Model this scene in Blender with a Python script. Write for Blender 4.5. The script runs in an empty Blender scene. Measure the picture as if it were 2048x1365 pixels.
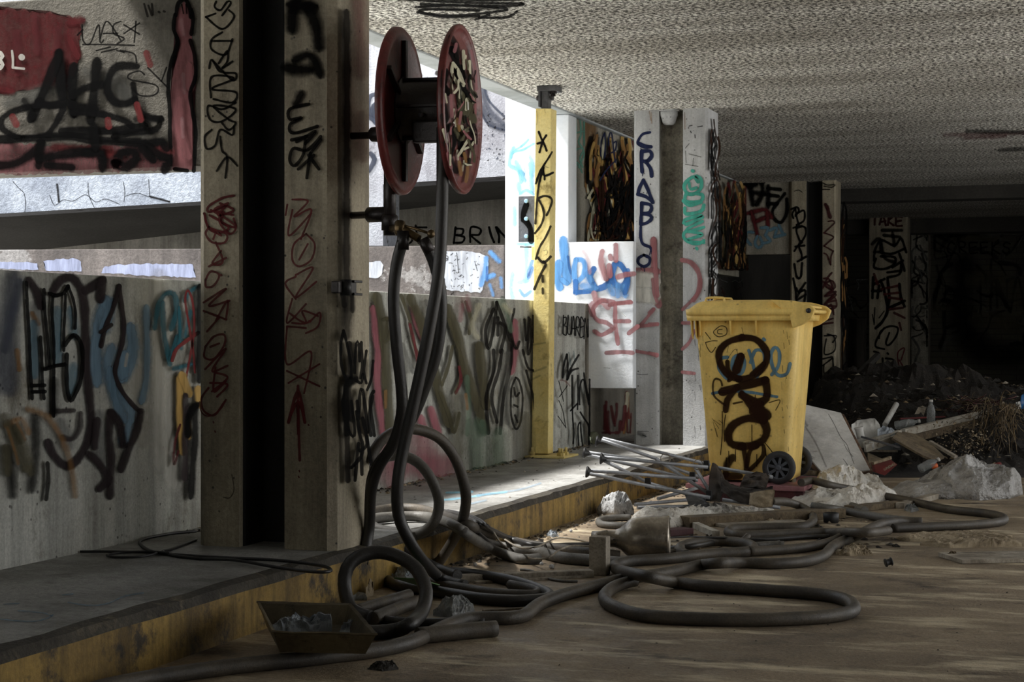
import bpy, bmesh, math, random
from mathutils import Vector, Matrix, noise
S = bpy.context.scene
COL = S.collection
# ------------------------------------------------------------ camera, light
H, FOC, CX, CY = 0.95, 3500.0, 1024.0, 667.0
TH = math.atan(1191 / FOC)
FW = Vector((math.cos(TH), math.sin(TH), 0)); RT = Vector((math.sin(TH), -math.cos(TH), 0)); UP = Vector((0, 0, 1))
cam = bpy.data.cameras.new('camera'); co = bpy.data.objects.new('camera', cam); COL.objects.link(co)
cam.sensor_width = 36; cam.lens = FOC / 2048 * 36; cam.shift_y = -15.5 / 2048
cam.clip_start = 0.1; cam.clip_end = 200
co.matrix_world = Matrix((( RT.x, 0, -FW.x, 0), (RT.y, 0, -FW.y, 0), (0, 1, 0, H), (0, 0, 0, 1)))
S.camera = co
S.view_settings.view_transform = 'Standard'; S.view_settings.look = 'None'
S.view_settings.gamma = 1; S.view_settings.use_curve_mapping = False
S.view_settings.exposure = 0.18
S.cycles.transparent_max_bounces = 32
S.cycles.max_bounces = 6
w = bpy.data.worlds.new('sky'); S.world = w; w.use_nodes = True
nt = w.node_tree; bgn = nt.nodes['Background']
tc = nt.nodes.new('ShaderNodeTexCoord'); sp = nt.nodes.new('ShaderNodeSeparateXYZ'); rp = nt.nodes.new('ShaderNodeValToRGB')
nt.links.new(tc.outputs['Generated'], sp.inputs[0]); nt.links.new(sp.outputs['Z'], rp.inputs[0]); nt.links.new(rp.outputs[0], bgn.inputs[0])
rp.color_ramp.elements[0].position = 0.0; rp.color_ramp.elements[0].color = (1.25, 1.22, 1.16, 1)  # bright lower half, added as ground bounce to light the ceiling
q = rp.color_ramp.elements.new(0.02); q.color = (1.0, .98, .95, 1)
rp.color_ramp.elements[1].position = 0.55; rp.color_ramp.elements[1].color = (.42, .47, .54, 1)
bgn.inputs[1].default_value = 2.0
sun = bpy.data.lights.new('sun', 'SUN'); so = bpy.data.objects.new('sun', sun); COL.objects.link(so)
sun.energy = 10.0; sun.angle = math.radians(10); sun.color = (1, .97, .92)
so.rotation_euler = Vector((.16, -.47, -.86)).to_track_quat('-Z', 'Y').to_euler()

# ------------------------------------------------------------ projection helpers
def ray(px, py): return FW + RT * ((px - CX) / FOC) + UP * ((CY - py) / FOC)
EYE = Vector((0, 0, H))
def onp(px, py, p0, n):
    r = ray(px, py); return EYE + r * ((p0 - EYE).dot(n) / r.dot(n))
def onz(px, py, z=0.0): return onp(px, py, Vector((0, 0, z)), Vector((0, 0, 1)))
def onx(px, py, X): return onp(px, py, Vector((X, 0, 0)), Vector((1, 0, 0)))
def ony(px, py, Y): return onp(px, py, Vector((0, Y, 0)), Vector((0, 1, 0)))
def ond(px, py, d): return EYE + ray(px, py) * d

# ------------------------------------------------------------ materials
def srgb(r, g, b):
    f = lambda c: (c / 12.92 if c <= .04045 else ((c + .055) / 1.055) ** 2.4)
    return (f(r / 255), f(g / 255), f(b / 255), 1)
MATS = {}
def surf(name, c1, c2=None, c3=None, scale=3, fine=60, finea=.25, rough=.8, bump=.3, streak=0, metal=0,
         spots=0, spotscale=25, thr=(.4, .6), rv=0, bscale=None, gen=False, c3thr=(.55, .68), c3scale=None, stscale=(9, 9, .7), bdist=.01, trans=0, spec=.5):
    m = bpy.data.materials.new(name); m.use_nodes = True; MATS[name] = m
    t = m.node_tree; N = t.nodes; L = t.links; b = N['Principled BSDF']
    tc = N.new('ShaderNodeTexCoord'); src = tc.outputs['Generated' if gen else 'Object']
    def nz(sc, det=6, r=.6, mp=None):
        n = N.new('ShaderNodeTexNoise'); n.inputs['Scale'].default_value = sc; n.inputs['Detail'].default_value = det; n.inputs['Roughness'].default_value = r
        if mp:
            mm = N.new('ShaderNodeMapping'); mm.inputs['Scale'].default_value = mp; L.new(src, mm.inputs[0]); L.new(mm.outputs[0], n.inputs['Vector'])
        else: L.new(src, n.inputs['Vector'])
        return n.outputs['Fac']
    def mr(v, a, bb, c=0, d=1):
        n = N.new('ShaderNodeMapRange'); n.inputs[1].default_value = a; n.inputs[2].default_value = bb; n.inputs[3].default_value = c; n.inputs[4].default_value = d
        L.new(v, n.inputs[0]); return n.outputs[0]
    def mix(fac, a, bb, mode='MIX'):
        n = N.new('ShaderNodeMix'); n.data_type = 'RGBA'; n.blend_type = mode
        if isinstance(fac, (int, float)): n.inputs[0].default_value = fac
        else: L.new(fac, n.inputs[0])
        for v, k in ((a, 6), (bb, 7)):
            if isinstance(v, tuple): n.inputs[k].default_value = v
            else: L.new(v, n.inputs[k])
        return n.outputs[2]
    c2 = c2 or c1
    out = mix(mr(nz(scale, 8, .62), *thr), c1, c2)
    if c3: out = mix(mr(nz(c3scale or scale * 1.7, 10, .7, (1.3, .9, 1.1)), *c3thr), out, c3)
    if streak:
        s = mr(nz(1, 8, .7, stscale), .42, .62, 1, 1 - streak)
        g = N.new('ShaderNodeCombineColor'); [L.new(s, g.inputs[i]) for i in range(3)]
        out = mix(1.0, out, g.outputs[0], 'MULTIPLY')
    fn = nz(fine, 4, .7)
    if finea:
        s = mr(fn, .3, .7, 1 - finea, 1 + finea)
        g = N.new('ShaderNodeCombineColor'); [L.new(s, g.inputs[i]) for i in range(3)]
        out = mix(1.0, out, g.outputs[0], 'MULTIPLY')
    if spots:
        v = N.new('ShaderNodeTexVoronoi'); v.inputs['Scale'].default_value = spotscale; L.new(src, v.inputs['Vector'])
        msk = N.new('ShaderNodeMath'); msk.operation = 'MULTIPLY'
        L.new(mr(v.outputs['Distance'], .12, .2, 1, 0), msk.inputs[0]); L.new(mr(nz(spotscale * .35, 3), .52, .6, 0, spots), msk.inputs[1])
        out = mix(msk.outputs[0], out, (.03, .027, .025, 1))
    L.new(out, b.inputs['Base Color'])
    b.inputs['Roughness'].default_value = rough; b.inputs['Metallic'].default_value = metal; b.inputs['Specular IOR Level'].default_value = spec
    if rv: L.new(mr(nz(scale * 2.3), .35, .65, rough - rv, rough + rv), b.inputs['Roughness'])
    if trans: b.inputs['Transmission Weight'].default_value = trans; b.inputs['IOR'].default_value = 1.3
    if bump:
        bn = N.new('ShaderNodeBump'); bn.inputs['Strength'].default_value = bump; bn.inputs['Distance'].default_value = bdist
        L.new(nz(bscale, 5) if bscale else fn, bn.inputs['Height']); L.new(bn.outputs[0], b.inputs['Normal'])
    return m
M = {}
M['conc'] = surf('stained_concrete', srgb(168, 164, 152), srgb(140, 135, 122), srgb(104, 98, 86), 1.6, 70, .22, .85, .4, .35, spots=.8, spotscale=30)
M['beige'] = surf('beige_painted_concrete', srgb(172, 163, 142), srgb(148, 139, 120), srgb(112, 104, 90), 2.2, 80, .22, .8, .35, .4, spots=.9, spotscale=34, c3thr=(.6, .75))
M['colwhite'] = surf('pale_painted_concrete', srgb(196, 198, 200), srgb(172, 174, 176), srgb(116, 112, 104), 2.5, 80, .14, .8, .35, .22, spots=.9, spotscale=30, c3thr=(.64, .76))
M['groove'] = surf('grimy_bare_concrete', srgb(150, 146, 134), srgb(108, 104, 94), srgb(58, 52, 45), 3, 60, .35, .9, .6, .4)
M['groovedark'] = surf('shade_dark_recess', srgb(46, 46, 46), srgb(36, 36, 36), None, 3, 60, .2, .8, .3, .2)  # groove lining coloured near black to stand in for deep shade
M['parapet'] = surf('old_cream_parapet_paint', srgb(190, 192, 186), srgb(170, 170, 162), srgb(122, 118, 106), 1.5, 90, .2, .85, .35, .42, spots=.8, spotscale=28, stscale=(10, 10, .45))
M['white'] = surf('white_wall_paint', srgb(232, 236, 242), srgb(214, 220, 230), srgb(150, 150, 156), 1.8, 60, .07, .8, .25, .05, spots=.9, spotscale=16, c3thr=(.66, .72))
M['tower'] = surf('clean_white_wall_paint', srgb(240, 243, 247), srgb(228, 234, 242), None, 1.8, 60, .04, .75, .2)
M['ramp'] = surf('speckled_white_wall_paint', srgb(206, 210, 218), srgb(164, 164, 172), srgb(96, 92, 96), .9, 50, .2, .85, .5, .2, spots=1, spotscale=7, c3thr=(.6, .66), c3scale=3)
M['crack'] = surf('peeling_bluish_plaster', srgb(176, 184, 196), srgb(140, 148, 162), srgb(44, 44, 46), 2.2, 30, .25, .85, .9, 0, c3thr=(.655, .68), c3scale=1.4)
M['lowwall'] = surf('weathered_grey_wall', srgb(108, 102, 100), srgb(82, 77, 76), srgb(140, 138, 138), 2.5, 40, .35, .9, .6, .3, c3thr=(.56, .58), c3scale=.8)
M['spand'] = surf('dim_grey_concrete', srgb(128, 124, 114), srgb(108, 104, 95), srgb(84, 80, 72), 1.6, 70, .18, .85, .4, .25, spots=.5)
M['ground'] = surf('pale_bounce_concrete', srgb(222, 220, 214), srgb(206, 204, 196), None, 2, 40, .1, .9, .2)  # pale so the unseen ground bounces sun onto the ceiling
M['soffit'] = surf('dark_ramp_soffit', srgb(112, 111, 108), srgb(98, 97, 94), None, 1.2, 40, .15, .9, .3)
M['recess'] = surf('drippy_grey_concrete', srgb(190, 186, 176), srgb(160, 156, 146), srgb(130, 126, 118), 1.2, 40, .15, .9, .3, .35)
M['lip'] = surf('smooth_grey_slab_edge', srgb(176, 182, 186), srgb(150, 156, 158), None, 3, 40, .08, .85, .2)
M['walk'] = surf('worn_walkway_concrete', srgb(150, 150, 148), srgb(112, 111, 108), srgb(74, 72, 68), 2, 60, .3, .6, .5, 0, rv=.2, c3thr=(.55, .7))
M['walkedge'] = surf('grimy_chipped_kerb_edge', srgb(62, 58, 50), srgb(40, 36, 30), srgb(98, 90, 74), 6, 60, .4, .8, .8, 0)
M['kerb'] = surf('worn_yellow_kerb_paint', srgb(154, 126, 62), srgb(124, 100, 50), srgb(58, 49, 36), 2.5, 50, .25, .75, .4, .6, stscale=(13, 13, 1.2), c3thr=(.53, .62))
M['dark'] = surf('dark_concrete', srgb(58, 56, 52), srgb(44, 42, 39), None, 2, 40, .3, .9, .3)  # even dark grey, shared by far walls, hidden ground and litter
M['hose'] = surf('dusty_black_rubber', srgb(56, 52, 47), srgb(78, 71, 61), srgb(106, 96, 80), 4, 120, .25, .55, .25, rv=.1, c3thr=(.6, .75))
M['hosedark'] = surf('black_rubber', srgb(34, 33, 33), srgb(44, 42, 40), None, 4, 120, .2, .42, .2)
M['hosegrey'] = surf('dusty_grey_rubber', srgb(104, 102, 98), srgb(82, 79, 73), srgb(60, 56, 50), 4, 120, .2, .55, .2)
M['cable'] = surf('black_cable_sheath', srgb(30, 30, 32), None, None, 4, 90, .1, .45, 0)
M['red'] = surf('faded_red_enamel', srgb(116, 48, 46), srgb(88, 36, 35), srgb(56, 28, 26), 5, 60, .2, .38, .2, spec=.6)
M['drum'] = surf('blackened_reel_drum', srgb(44, 34, 32), srgb(34, 28, 26), srgb(60, 54, 40), 4, 60, .2, .45, .2)
M['iron'] = surf('dark_iron', srgb(40, 34, 33), srgb(28, 26, 26), None, 8, 60, .2, .38, .2, metal=.3)
M['brass'] = surf('tarnished_brass', srgb(110, 92, 64), srgb(66, 56, 42), None, 10, 60, .2, .35, .2, metal=.8)
M['steel'] = surf('galvanised_grey_steel', srgb(88, 88, 90), srgb(66, 66, 68), None, 10, 60, .15, .5, .15, metal=.3)
M['tube'] = surf('painted_grey_tube', srgb(150, 153, 158), srgb(118, 120, 124), srgb(84, 62, 44), 6, 80, .15, .45, .1, metal=.25, c3thr=(.66, .72))
M['yellow'] = surf('yellow_post_paint', srgb(228, 212, 146), srgb(218, 196, 122), srgb(150, 130, 70), 5, 60, .1, .6, .25)
M['binyellow'] = surf('scuffed_yellow_plastic', srgb(236, 204, 118), srgb(222, 188, 102), srgb(150, 118, 60), 5, 70, .08, .5, .2, .18, stscale=(12, 12, 1.0), c3thr=(.66, .76), spots=.5, spotscale=26)
M['rubber'] = surf('wheel_rubber', srgb(48, 48, 50), srgb(36, 36, 38), None, 8, 80, .2, .7, .3)
M['hub'] = surf('grey_plastic_hub', srgb(74, 78, 86), None, None, 8, 80, .1, .5, .1)
M['hubdark'] = surf('black_plastic', srgb(22, 22, 24), None, None, 8, 80, .1, .5, .1)
M['maroon'] = surf('maroon_crate_side', srgb(84, 36, 40), srgb(60, 26, 30), None, 6, 80, .2, .7, .2)
M['pink'] = surf('pink_crate_rim', srgb(150, 102, 106), srgb(124, 84, 88), None, 6, 80, .1, .7, .2)
M['rock'] = surf('white_plaster_rock', srgb(186, 188, 190), srgb(150, 150, 150), srgb(60, 58, 56), 9, 60, .3, .9, .9, c3thr=(.58, .66))
M['canister'] = surf('dented_rusty_metal', srgb(166, 158, 146), srgb(120, 113, 102), srgb(98, 72, 54), 7, 60, .25, .26, .15, metal=.75, spots=.8, spotscale=60, c3thr=(.62, .72))
M['wood'] = surf('dusty_grey_timber', srgb(166, 158, 144), srgb(132, 122, 107), srgb(76, 66, 54), 4, 60, .25, .85, .4, .3)
M['woodwhite'] = surf('flaking_white_timber', srgb(178, 174, 164), srgb(146, 140, 128), srgb(92, 76, 58), 7, 60, .2, .8, .4, c3thr=(.58, .66))
M['woodbrown'] = surf('rotten_brown_board', srgb(112, 98, 76), srgb(84, 72, 56), srgb(54, 45, 35), 7, 50, .35, .9, .6)
M['marble'] = surf('grey_veined_board_face', srgb(196, 195, 192), srgb(160, 158, 154), srgb(70, 66, 60), 2.4, 40, .12, .55, .3, .3, stscale=(5, 1.2, 5), c3thr=(.62, .7))
M['chip'] = surf('crumbling_chipboard_edge', srgb(104, 80, 60), srgb(70, 52, 40), None, 18, 60, .4, .95, .8)
M['sheet'] = surf('dirty_white_plastic_sheet', srgb(226, 224, 218), srgb(196, 190, 180), srgb(96, 86, 72), 5, 50, .15, .45, 1, bscale=13, bdist=.05, c3thr=(.57, .68))
M['sack'] = surf('grey_plastic_sack', srgb(176, 175, 174), srgb(140, 138, 135), srgb(86, 82, 78), 4, 50, .15, .4, 1, bscale=9, bdist=.07, c3thr=(.56, .68))
M['paper'] = surf('dirty_paper', srgb(160, 146, 122), srgb(124, 110, 88), srgb(78, 64, 48), 7, 50, .2, .85, .4)
M['clear'] = surf('cloudy_clear_plastic', srgb(206, 210, 210), srgb(180, 184, 184), None, 7, 50, .05, .22, .2, trans=.75)
M['cloudy'] = surf('milky_plastic', srgb(168, 176, 184), srgb(140, 146, 152), None, 7, 50, .05, .35, .2, trans=.25)
M['tray'] = surf('tarnished_paint_tray', srgb(104, 94, 72), srgb(78, 70, 54), srgb(40, 36, 30), 8, 50, .2, .4, .2, metal=.35)
M['fabric'] = surf('brown_chair_canvas', srgb(62, 52, 44), srgb(42, 36, 31), srgb(92, 80, 66), 5, 200, .3, .8, .3, c3thr=(.6, .7))
M['soil'] = surf('dark_rubble_soil', srgb(44, 38, 32), srgb(28, 24, 20), srgb(70, 60, 48), 7, 60, .5, .95, 1, c3thr=(.6, .68), bdist=.03)
M['twig'] = surf('dry_root', srgb(110, 92, 62), srgb(72, 58, 40), None, 9, 60, .2, .9, .2)
M['white_plain'] = surf('white_plastic', srgb(196, 196, 192), srgb(170, 168, 164), None, 6, 60, .1, .45, .1)
M['green'] = surf('green_paper', srgb(70, 104, 52), srgb(54, 82, 44), None, 6, 60, .1, .6, .1)
M['teal'] = surf('teal_plastic', srgb(50, 120, 100), srgb(36, 90, 78), None, 6, 60, .1, .3, .1)
M['blue'] = surf('blue_plastic', srgb(36, 96, 150), srgb(28, 74, 120), None, 6, 60, .1, .4, .1)
M['redp'] = surf('dark_red_card', srgb(120, 34, 32), srgb(92, 26, 26), None, 6, 60, .15, .6, .1)
M['orange'] = surf('orange_plastic', srgb(196, 92, 40), None, None, 6, 60, .1, .4, .1)
M['glass'] = surf('greenish_glass', srgb(206, 214, 190), None, None, 6, 60, 0, .06, 0, trans=.9)
M['plate'] = surf('dark_painted_plate', srgb(92, 96, 104), srgb(74, 78, 86), None, 12, 60, .15, .6, .3)
M['boltblue'] = surf('pale_bolt_head', srgb(150, 190, 220), None, None, 12, 60, .1, .5, .1)
# brick-lined back wall
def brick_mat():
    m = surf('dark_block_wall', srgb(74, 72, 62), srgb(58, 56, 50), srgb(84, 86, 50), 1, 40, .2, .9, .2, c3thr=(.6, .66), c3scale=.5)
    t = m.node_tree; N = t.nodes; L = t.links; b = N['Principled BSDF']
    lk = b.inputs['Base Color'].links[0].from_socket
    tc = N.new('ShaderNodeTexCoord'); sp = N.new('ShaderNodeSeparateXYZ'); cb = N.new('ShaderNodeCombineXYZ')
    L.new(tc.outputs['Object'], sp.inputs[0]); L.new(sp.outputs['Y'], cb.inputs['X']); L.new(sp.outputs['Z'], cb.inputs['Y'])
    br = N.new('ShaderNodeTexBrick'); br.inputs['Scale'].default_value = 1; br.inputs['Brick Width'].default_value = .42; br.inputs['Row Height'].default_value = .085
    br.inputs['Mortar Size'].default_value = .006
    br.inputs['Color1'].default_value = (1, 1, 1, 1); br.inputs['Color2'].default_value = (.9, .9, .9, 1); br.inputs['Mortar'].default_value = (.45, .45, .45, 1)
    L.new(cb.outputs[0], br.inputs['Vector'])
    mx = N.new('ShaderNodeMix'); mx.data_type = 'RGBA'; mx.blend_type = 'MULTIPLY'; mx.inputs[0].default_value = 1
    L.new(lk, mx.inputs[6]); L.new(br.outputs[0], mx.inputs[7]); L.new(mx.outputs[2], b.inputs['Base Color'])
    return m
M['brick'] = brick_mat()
def rough_cast():
    m = bpy.data.materials.new('roughcast_ceiling'); m.use_nodes = True
    t = m.node_tree; N = t.nodes; L = t.links; b = N['Principled BSDF']
    tc = N.new('ShaderNodeTexCoord')
    n = N.new('ShaderNodeTexNoise'); n.inputs['Scale'].default_value = 44; n.inputs['Detail'].default_value = 2.5; n.inputs['Roughness'].default_value = .75; L.new(tc.outputs['Object'], n.inputs[0])
    r = N.new('ShaderNodeValToRGB'); L.new(n.outputs['Fac'], r.inputs[0])
    e = r.color_ramp.elements; e[0].position = .43; e[0].color = srgb(66, 64, 60); e[1].position = .57; e[1].color = srgb(255, 254, 248)
    x = e.new(.5); x.color = srgb(176, 173, 164)
    n2 = N.new('ShaderNodeTexNoise'); n2.inputs['Scale'].default_value = 1.1; n2.inputs['Detail'].default_value = 6
    mp = N.new('ShaderNodeMapping'); mp.inputs['Scale'].default_value = (2.2, .5, 1); mp.inputs['Rotation'].default_value = (0, 0, -.3)
    L.new(tc.outputs['Object'], mp.inputs[0]); L.new(mp.outputs[0], n2.inputs[0])
    r2 = N.new('ShaderNodeValToRGB'); L.new(n2.outputs['Fac'], r2.inputs[0]); e = r2.color_ramp.elements
    e[0].position = .35; e[0].color = (.62, .60, .57, 1); e[1].position = .6; e[1].color = (1, 1, 1, 1)
    mx = N.new('ShaderNodeMix'); mx.data_type = 'RGBA'; mx.blend_type = 'MULTIPLY'; mx.inputs[0].default_value = 1
    L.new(r.outputs[0], mx.inputs[6]); L.new(r2.outputs[0], mx.inputs[7]); L.new(mx.outputs[2], b.inputs['Base Color'])
    bn = N.new('ShaderNodeBump'); bn.inputs['Strength'].default_value = .9; bn.inputs['Distance'].default_value = .012
    L.new(n.outputs['Fac'], bn.inputs['Height']); L.new(bn.outputs[0], b.inputs['Normal']); b.inputs['Roughness'].default_value = .95
    return m
M['roughcast'] = rough_cast()
def floor_mat():
    m = surf('dusty_concrete_floor', srgb(146, 130, 108), srgb(114, 100, 82), srgb(60, 50, 41), 1.6, 70, .3, .62, .5, 0, rv=.16, c3thr=(.54, .68))
    t = m.node_tree; N = t.nodes; L = t.links; b = N['Principled BSDF']; lk = b.inputs['Base Color'].links[0].from_socket
    tc = N.new('ShaderNodeTexCoord'); mp = N.new('ShaderNodeMapping'); mp.inputs['Scale'].default_value = (2.8, .8, 1); mp.inputs['Rotation'].default_value = (0, 0, -.33)
    n = N.new('ShaderNodeTexNoise'); n.inputs['Scale'].default_value = 1.9; n.inputs['Detail'].default_value = 9; n.inputs['Roughness'].default_value = .68
    L.new(tc.outputs['Object'], mp.inputs[0]); L.new(mp.outputs[0], n.inputs[0])
    r = N.new('ShaderNodeMapRange'); r.inputs[1].default_value = .52; r.inputs[2].default_value = .64; r.inputs[4].default_value = .9; L.new(n.outputs['Fac'], r.inputs[0])
    mx = N.new('ShaderNodeMix'); mx.data_type = 'RGBA'; L.new(r.outputs[0], mx.inputs[0]); L.new(lk, mx.inputs[6]); mx.inputs[7].default_value = srgb(206, 192, 164)
    L.new(mx.outputs[2], b.inputs['Base Color'])
    return m
M['floor'] = floor_mat()
def paint_mat():
    m = bpy.data.materials.new('spray_paint'); m.use_nodes = True
    t = m.node_tree; N = t.nodes; L = t.links; b = N['Principled BSDF']; out = N['Material Output']
    a = N.new('ShaderNodeAttribute'); a.attribute_name = 'Col'
    tv = N.new('ShaderNodeTexCoord'); mv = N.new('ShaderNodeMapping'); mv.inputs['Scale'].default_value = (9, 9, 1.5); nv_ = N.new('ShaderNodeTexNoise'); nv_.inputs['Scale'].default_value = 2.2; nv_.inputs['Detail'].default_value = 8; nv_.inputs['Roughness'].default_value = .7
    L.new(tv.outputs['Object'], mv.inputs[0]); L.new(mv.outputs[0], nv_.inputs[0]); rv_ = N.new('ShaderNodeMapRange'); rv_.inputs[1].default_value = .35; rv_.inputs[2].default_value = .68; rv_.inputs[3].default_value = 1.25; rv_.inputs[4].default_value = .6; L.new(nv_.outputs['Fac'], rv_.inputs[0])
    hv = N.new('ShaderNodeHueSaturation'); hv.inputs['Saturation'].default_value = .9; L.new(a.outputs['Color'], hv.inputs['Color']); L.new(rv_.outputs[0], hv.inputs['Value']); L.new(hv.outputs[0], b.inputs['Base Color'])
    e = N.new('ShaderNodeAttribute'); e.attribute_name = 'Edge'
    tc = N.new('ShaderNodeTexCoord'); n = N.new('ShaderNodeTexNoise'); n.inputs['Scale'].default_value = 45; n.inputs['Detail'].default_value = 5; L.new(tc.outputs['Object'], n.inputs[0])
    m1 = N.new('ShaderNodeMapRange'); m1.inputs[1].default_value = .3; m1.inputs[2].default_value = .7; m1.inputs[3].default_value = -.15; m1.inputs[4].default_value = .12; L.new(n.outputs['Fac'], m1.inputs[0])
    ad = N.new('ShaderNodeMath'); ad.operation = 'ADD'; ad.use_clamp = True; L.new(e.outputs['Fac'], ad.inputs[0]); L.new(m1.outputs[0], ad.inputs[1])
    mu = N.new('ShaderNodeMath'); mu.operation = 'MULTIPLY'; L.new(ad.outputs[0], mu.inputs[0]); L.new(a.outputs['Alpha'], mu.inputs[1])
    tr = N.new('ShaderNodeBsdfTransparent'); ms = N.new('ShaderNodeMixShader'); L.new(mu.outputs[0], ms.inputs[0]); L.new(tr.outputs[0], ms.inputs[1]); L.new(b.outputs[0], ms.inputs[2]); L.new(ms.outputs[0], out.inputs[0])
    b.inputs['Roughness'].default_value = .9; b.inputs['Specular IOR Level'].default_value = .06
    return m
M['paint'] = paint_mat()

# ------------------------------------------------------------ mesh builder
class MB:
    def __init__(s):
        s.bm = bmesh.new(); s.col = s.bm.verts.layers.float_color.new('Col'); s.edge = s.bm.verts.layers.float.new('Edge'); s.mats = []; s.lay = 0
    def mi(s, mat):
        m = M[mat]
        if m not in s.mats: s.mats.append(m)
        return s.mats.index(m)
    def prism(s, pts, off, mat, bev=0, sidemat=None):
        """closed prism from a polygon and an offset vector"""
        b = bmesh.new(); off = Vector(off)
        A = [b.verts.new(p) for p in pts]; B = [b.verts.new(Vector(p) + off) for p in pts]
        n = len(pts); b.faces.new(A); b.faces.new(B[::-1])
        for i in range(n): b.faces.new((A[i], B[i], B[(i + 1) % n], A[(i + 1) % n]))
        bmesh.ops.recalc_face_normals(b, faces=b.faces)
        if bev: bmesh.ops.bevel(b, geom=list(b.edges), offset=bev, segments=2, affect='EDGES', profile=.6, clamp_overlap=True)
        s.merge(b, mat)
    def box(s, lo, hi, mat, bev=0, rot=None, piv=None):
        (x0, y0, z0), (x1, y1, z1) = lo, hi
        pts = [Vector(p) for p in ((x0, y0, z0), (x1, y0, z0), (x1, y1, z0), (x0, y1, z0))]; off = Vector((0, 0, z1 - z0))
        if rot:
            pv = Vector(piv or ((x0 + x1) / 2, (y0 + y1) / 2, z0)); pts = [rot @ (p - pv) + pv for p in pts]; off = rot @ off
        s.prism(pts, off, mat, bev)
    def merge(s, b, mat, smooth=False):
        k = s.mi(mat); vm = {}
        b.verts.ensure_lookup_table()
        for v in b.verts: vm[v] = s.bm.verts.new(v.co)
        for f in b.faces:
            try: g = s.bm.faces.new([vm[v] for v in f.verts])
            except ValueError: continue
            g.material_index = k; g.smooth = smooth
        b.free()
    def bar(s, a, c, w, h, mat, bev=0, roll=0):
        a = Vector(a); c = Vector(c); d = (c - a).normalized(); u = d.cross(UP)
        if u.length < 1e-3: u = Vector((1, 0, 0))
        u.normalize(); v = u.cross(d)
        if roll: q = Matrix.Rotation(roll, 3, d); u = q @ u; v = q @ v
        s.prism([a + u * w / 2 * i + v * h / 2 * j for i, j in ((-1, -1), (1, -1), (1, 1), (-1, 1))], c - a, mat, bev)
    def tube(s, pts, r, mat, seg=10, closed=False, caps=True, sm=True, radii=None):
        k = s.mi(mat); n = len(pts); rings = []; pts = [Vector(p) for p in pts]
        t0 = (pts[1] - pts[0]).normalized(); u = t0.cross(UP)
        if u.length < 1e-3: u = Vector((1, 0, 0))
        u.normalize()
        for i, p in enumerate(pts):
            t = (pts[min(i + 1, n - 1)] - pts[max(i - 1, 0)]).normalized()
            u = u - t * u.dot(t)
            if u.length < 1e-4: u = t.orthogonal()
            u.normalize(); v = t.cross(u); rr = radii[i] if radii else r
            rings.append([s.bm.verts.new(p + (u * math.cos(a) + v * math.sin(a)) * rr) for a in [2 * math.pi * j / seg for j in range(seg)]])
        for i in range(n - 1):
            for j in range(seg):
                f = s.bm.faces.new((rings[i][j], rings[i][(j + 1) % seg], rings[i + 1][(j + 1) % seg], rings[i + 1][j])); f.material_index = k; f.smooth = sm
        if caps:
            for rg in (rings[0][::-1], rings[-1]): f = s.bm.faces.new(rg); f.material_index = k
    def lathe(s, o, ax, prof, mat, seg=40, mats=None, sm=True, caps=True):
        """prof: (distance along ax, radius)"""
        o = Vector(o); ax = Vector(ax).normalized(); u = ax.orthogonal().normalized(); v = ax.cross(u); rings = []
        for (h, r) in prof: rings.append([s.bm.verts.new(o + ax * h + (u * math.cos(a) + v * math.sin(a)) * max(r, 1e-4)) for a in [2 * math.pi * j / seg for j in range(seg)]])
        k = s.mi(mat)
        for i in range(len(prof) - 1):
            for j in range(seg):
                f = s.bm.faces.new((rings[i][j], rings[i][(j + 1) % seg], rings[i + 1][(j + 1) % seg], rings[i + 1][j])); f.material_index = k; f.smooth = sm
        for rg in ((rings[0][::-1], rings[-1]) if caps else ()): f = s.bm.faces.new(rg); f.material_index = k
    def loft(s, loops, mat, cap=True, sm=True):
        k = s.mi(mat); R = [[s.bm.verts.new(p) for p in l] for l in loops]; n = len(R[0])
        for i in range(len(R) - 1):
            for j in range(n):
                f = s.bm.faces.new((R[i][j], R[i][(j + 1) % n], R[i + 1][(j + 1) % n], R[i + 1][j])); f.material_index = k; f.smooth = sm
        if cap:
            for rg in (R[0][::-1], R[-1]): f = s.bm.faces.new(rg); f.material_index = k
    # graffiti: a painted stroke lying on a plane; pixel polyline is laid on the plane
    def stroke(s, pl, pts, w, col, soft=.35, op=.95, smooth=True):
        p0, n = pl; s.lay += 1; eps = .0012 + .00025 * s.lay
        k = s.mi('paint'); P = catmull(pts, max(2, w * .6)) if smooth and len(pts) > 2 else resample(pts, max(3, w))
        if len(P) < 2: P = [P[0], (P[0][0] + .5, P[0][1] + .5)]
        n = n * (-1 if n.dot(EYE - p0) < 0 else 1)
        def T(i):
            a = P[max(i - 1, 0)]; b = P[min(i + 1, len(P) - 1)]; dx, dy = b[0] - a[0], b[1] - a[1]; l = math.hypot(dx, dy) or 1; return dx / l, dy / l
        st = []
        t = T(0)
        for q in (1, .8, .4): st.append((P[0][0] - t[0] * w * .5 * q, P[0][1] - t[1] * w * .5 * q, t, math.sqrt(max(0, 1 - q * q)) + .02))
        for i in range(len(P)): st.append((P[i][0], P[i][1], T(i), 1 + .08 * math.sin(i * .9 + s.lay)))
        t = T(len(P) - 1); e = P[-1]
        for q in (.4, .8, 1): st.append((e[0] + t[0] * w * .5 * q, e[1] + t[1] * w * .5 * q, t, math.sqrt(max(0, 1 - q * q)) + .02))
        prev = None; hw = w * .5
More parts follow.
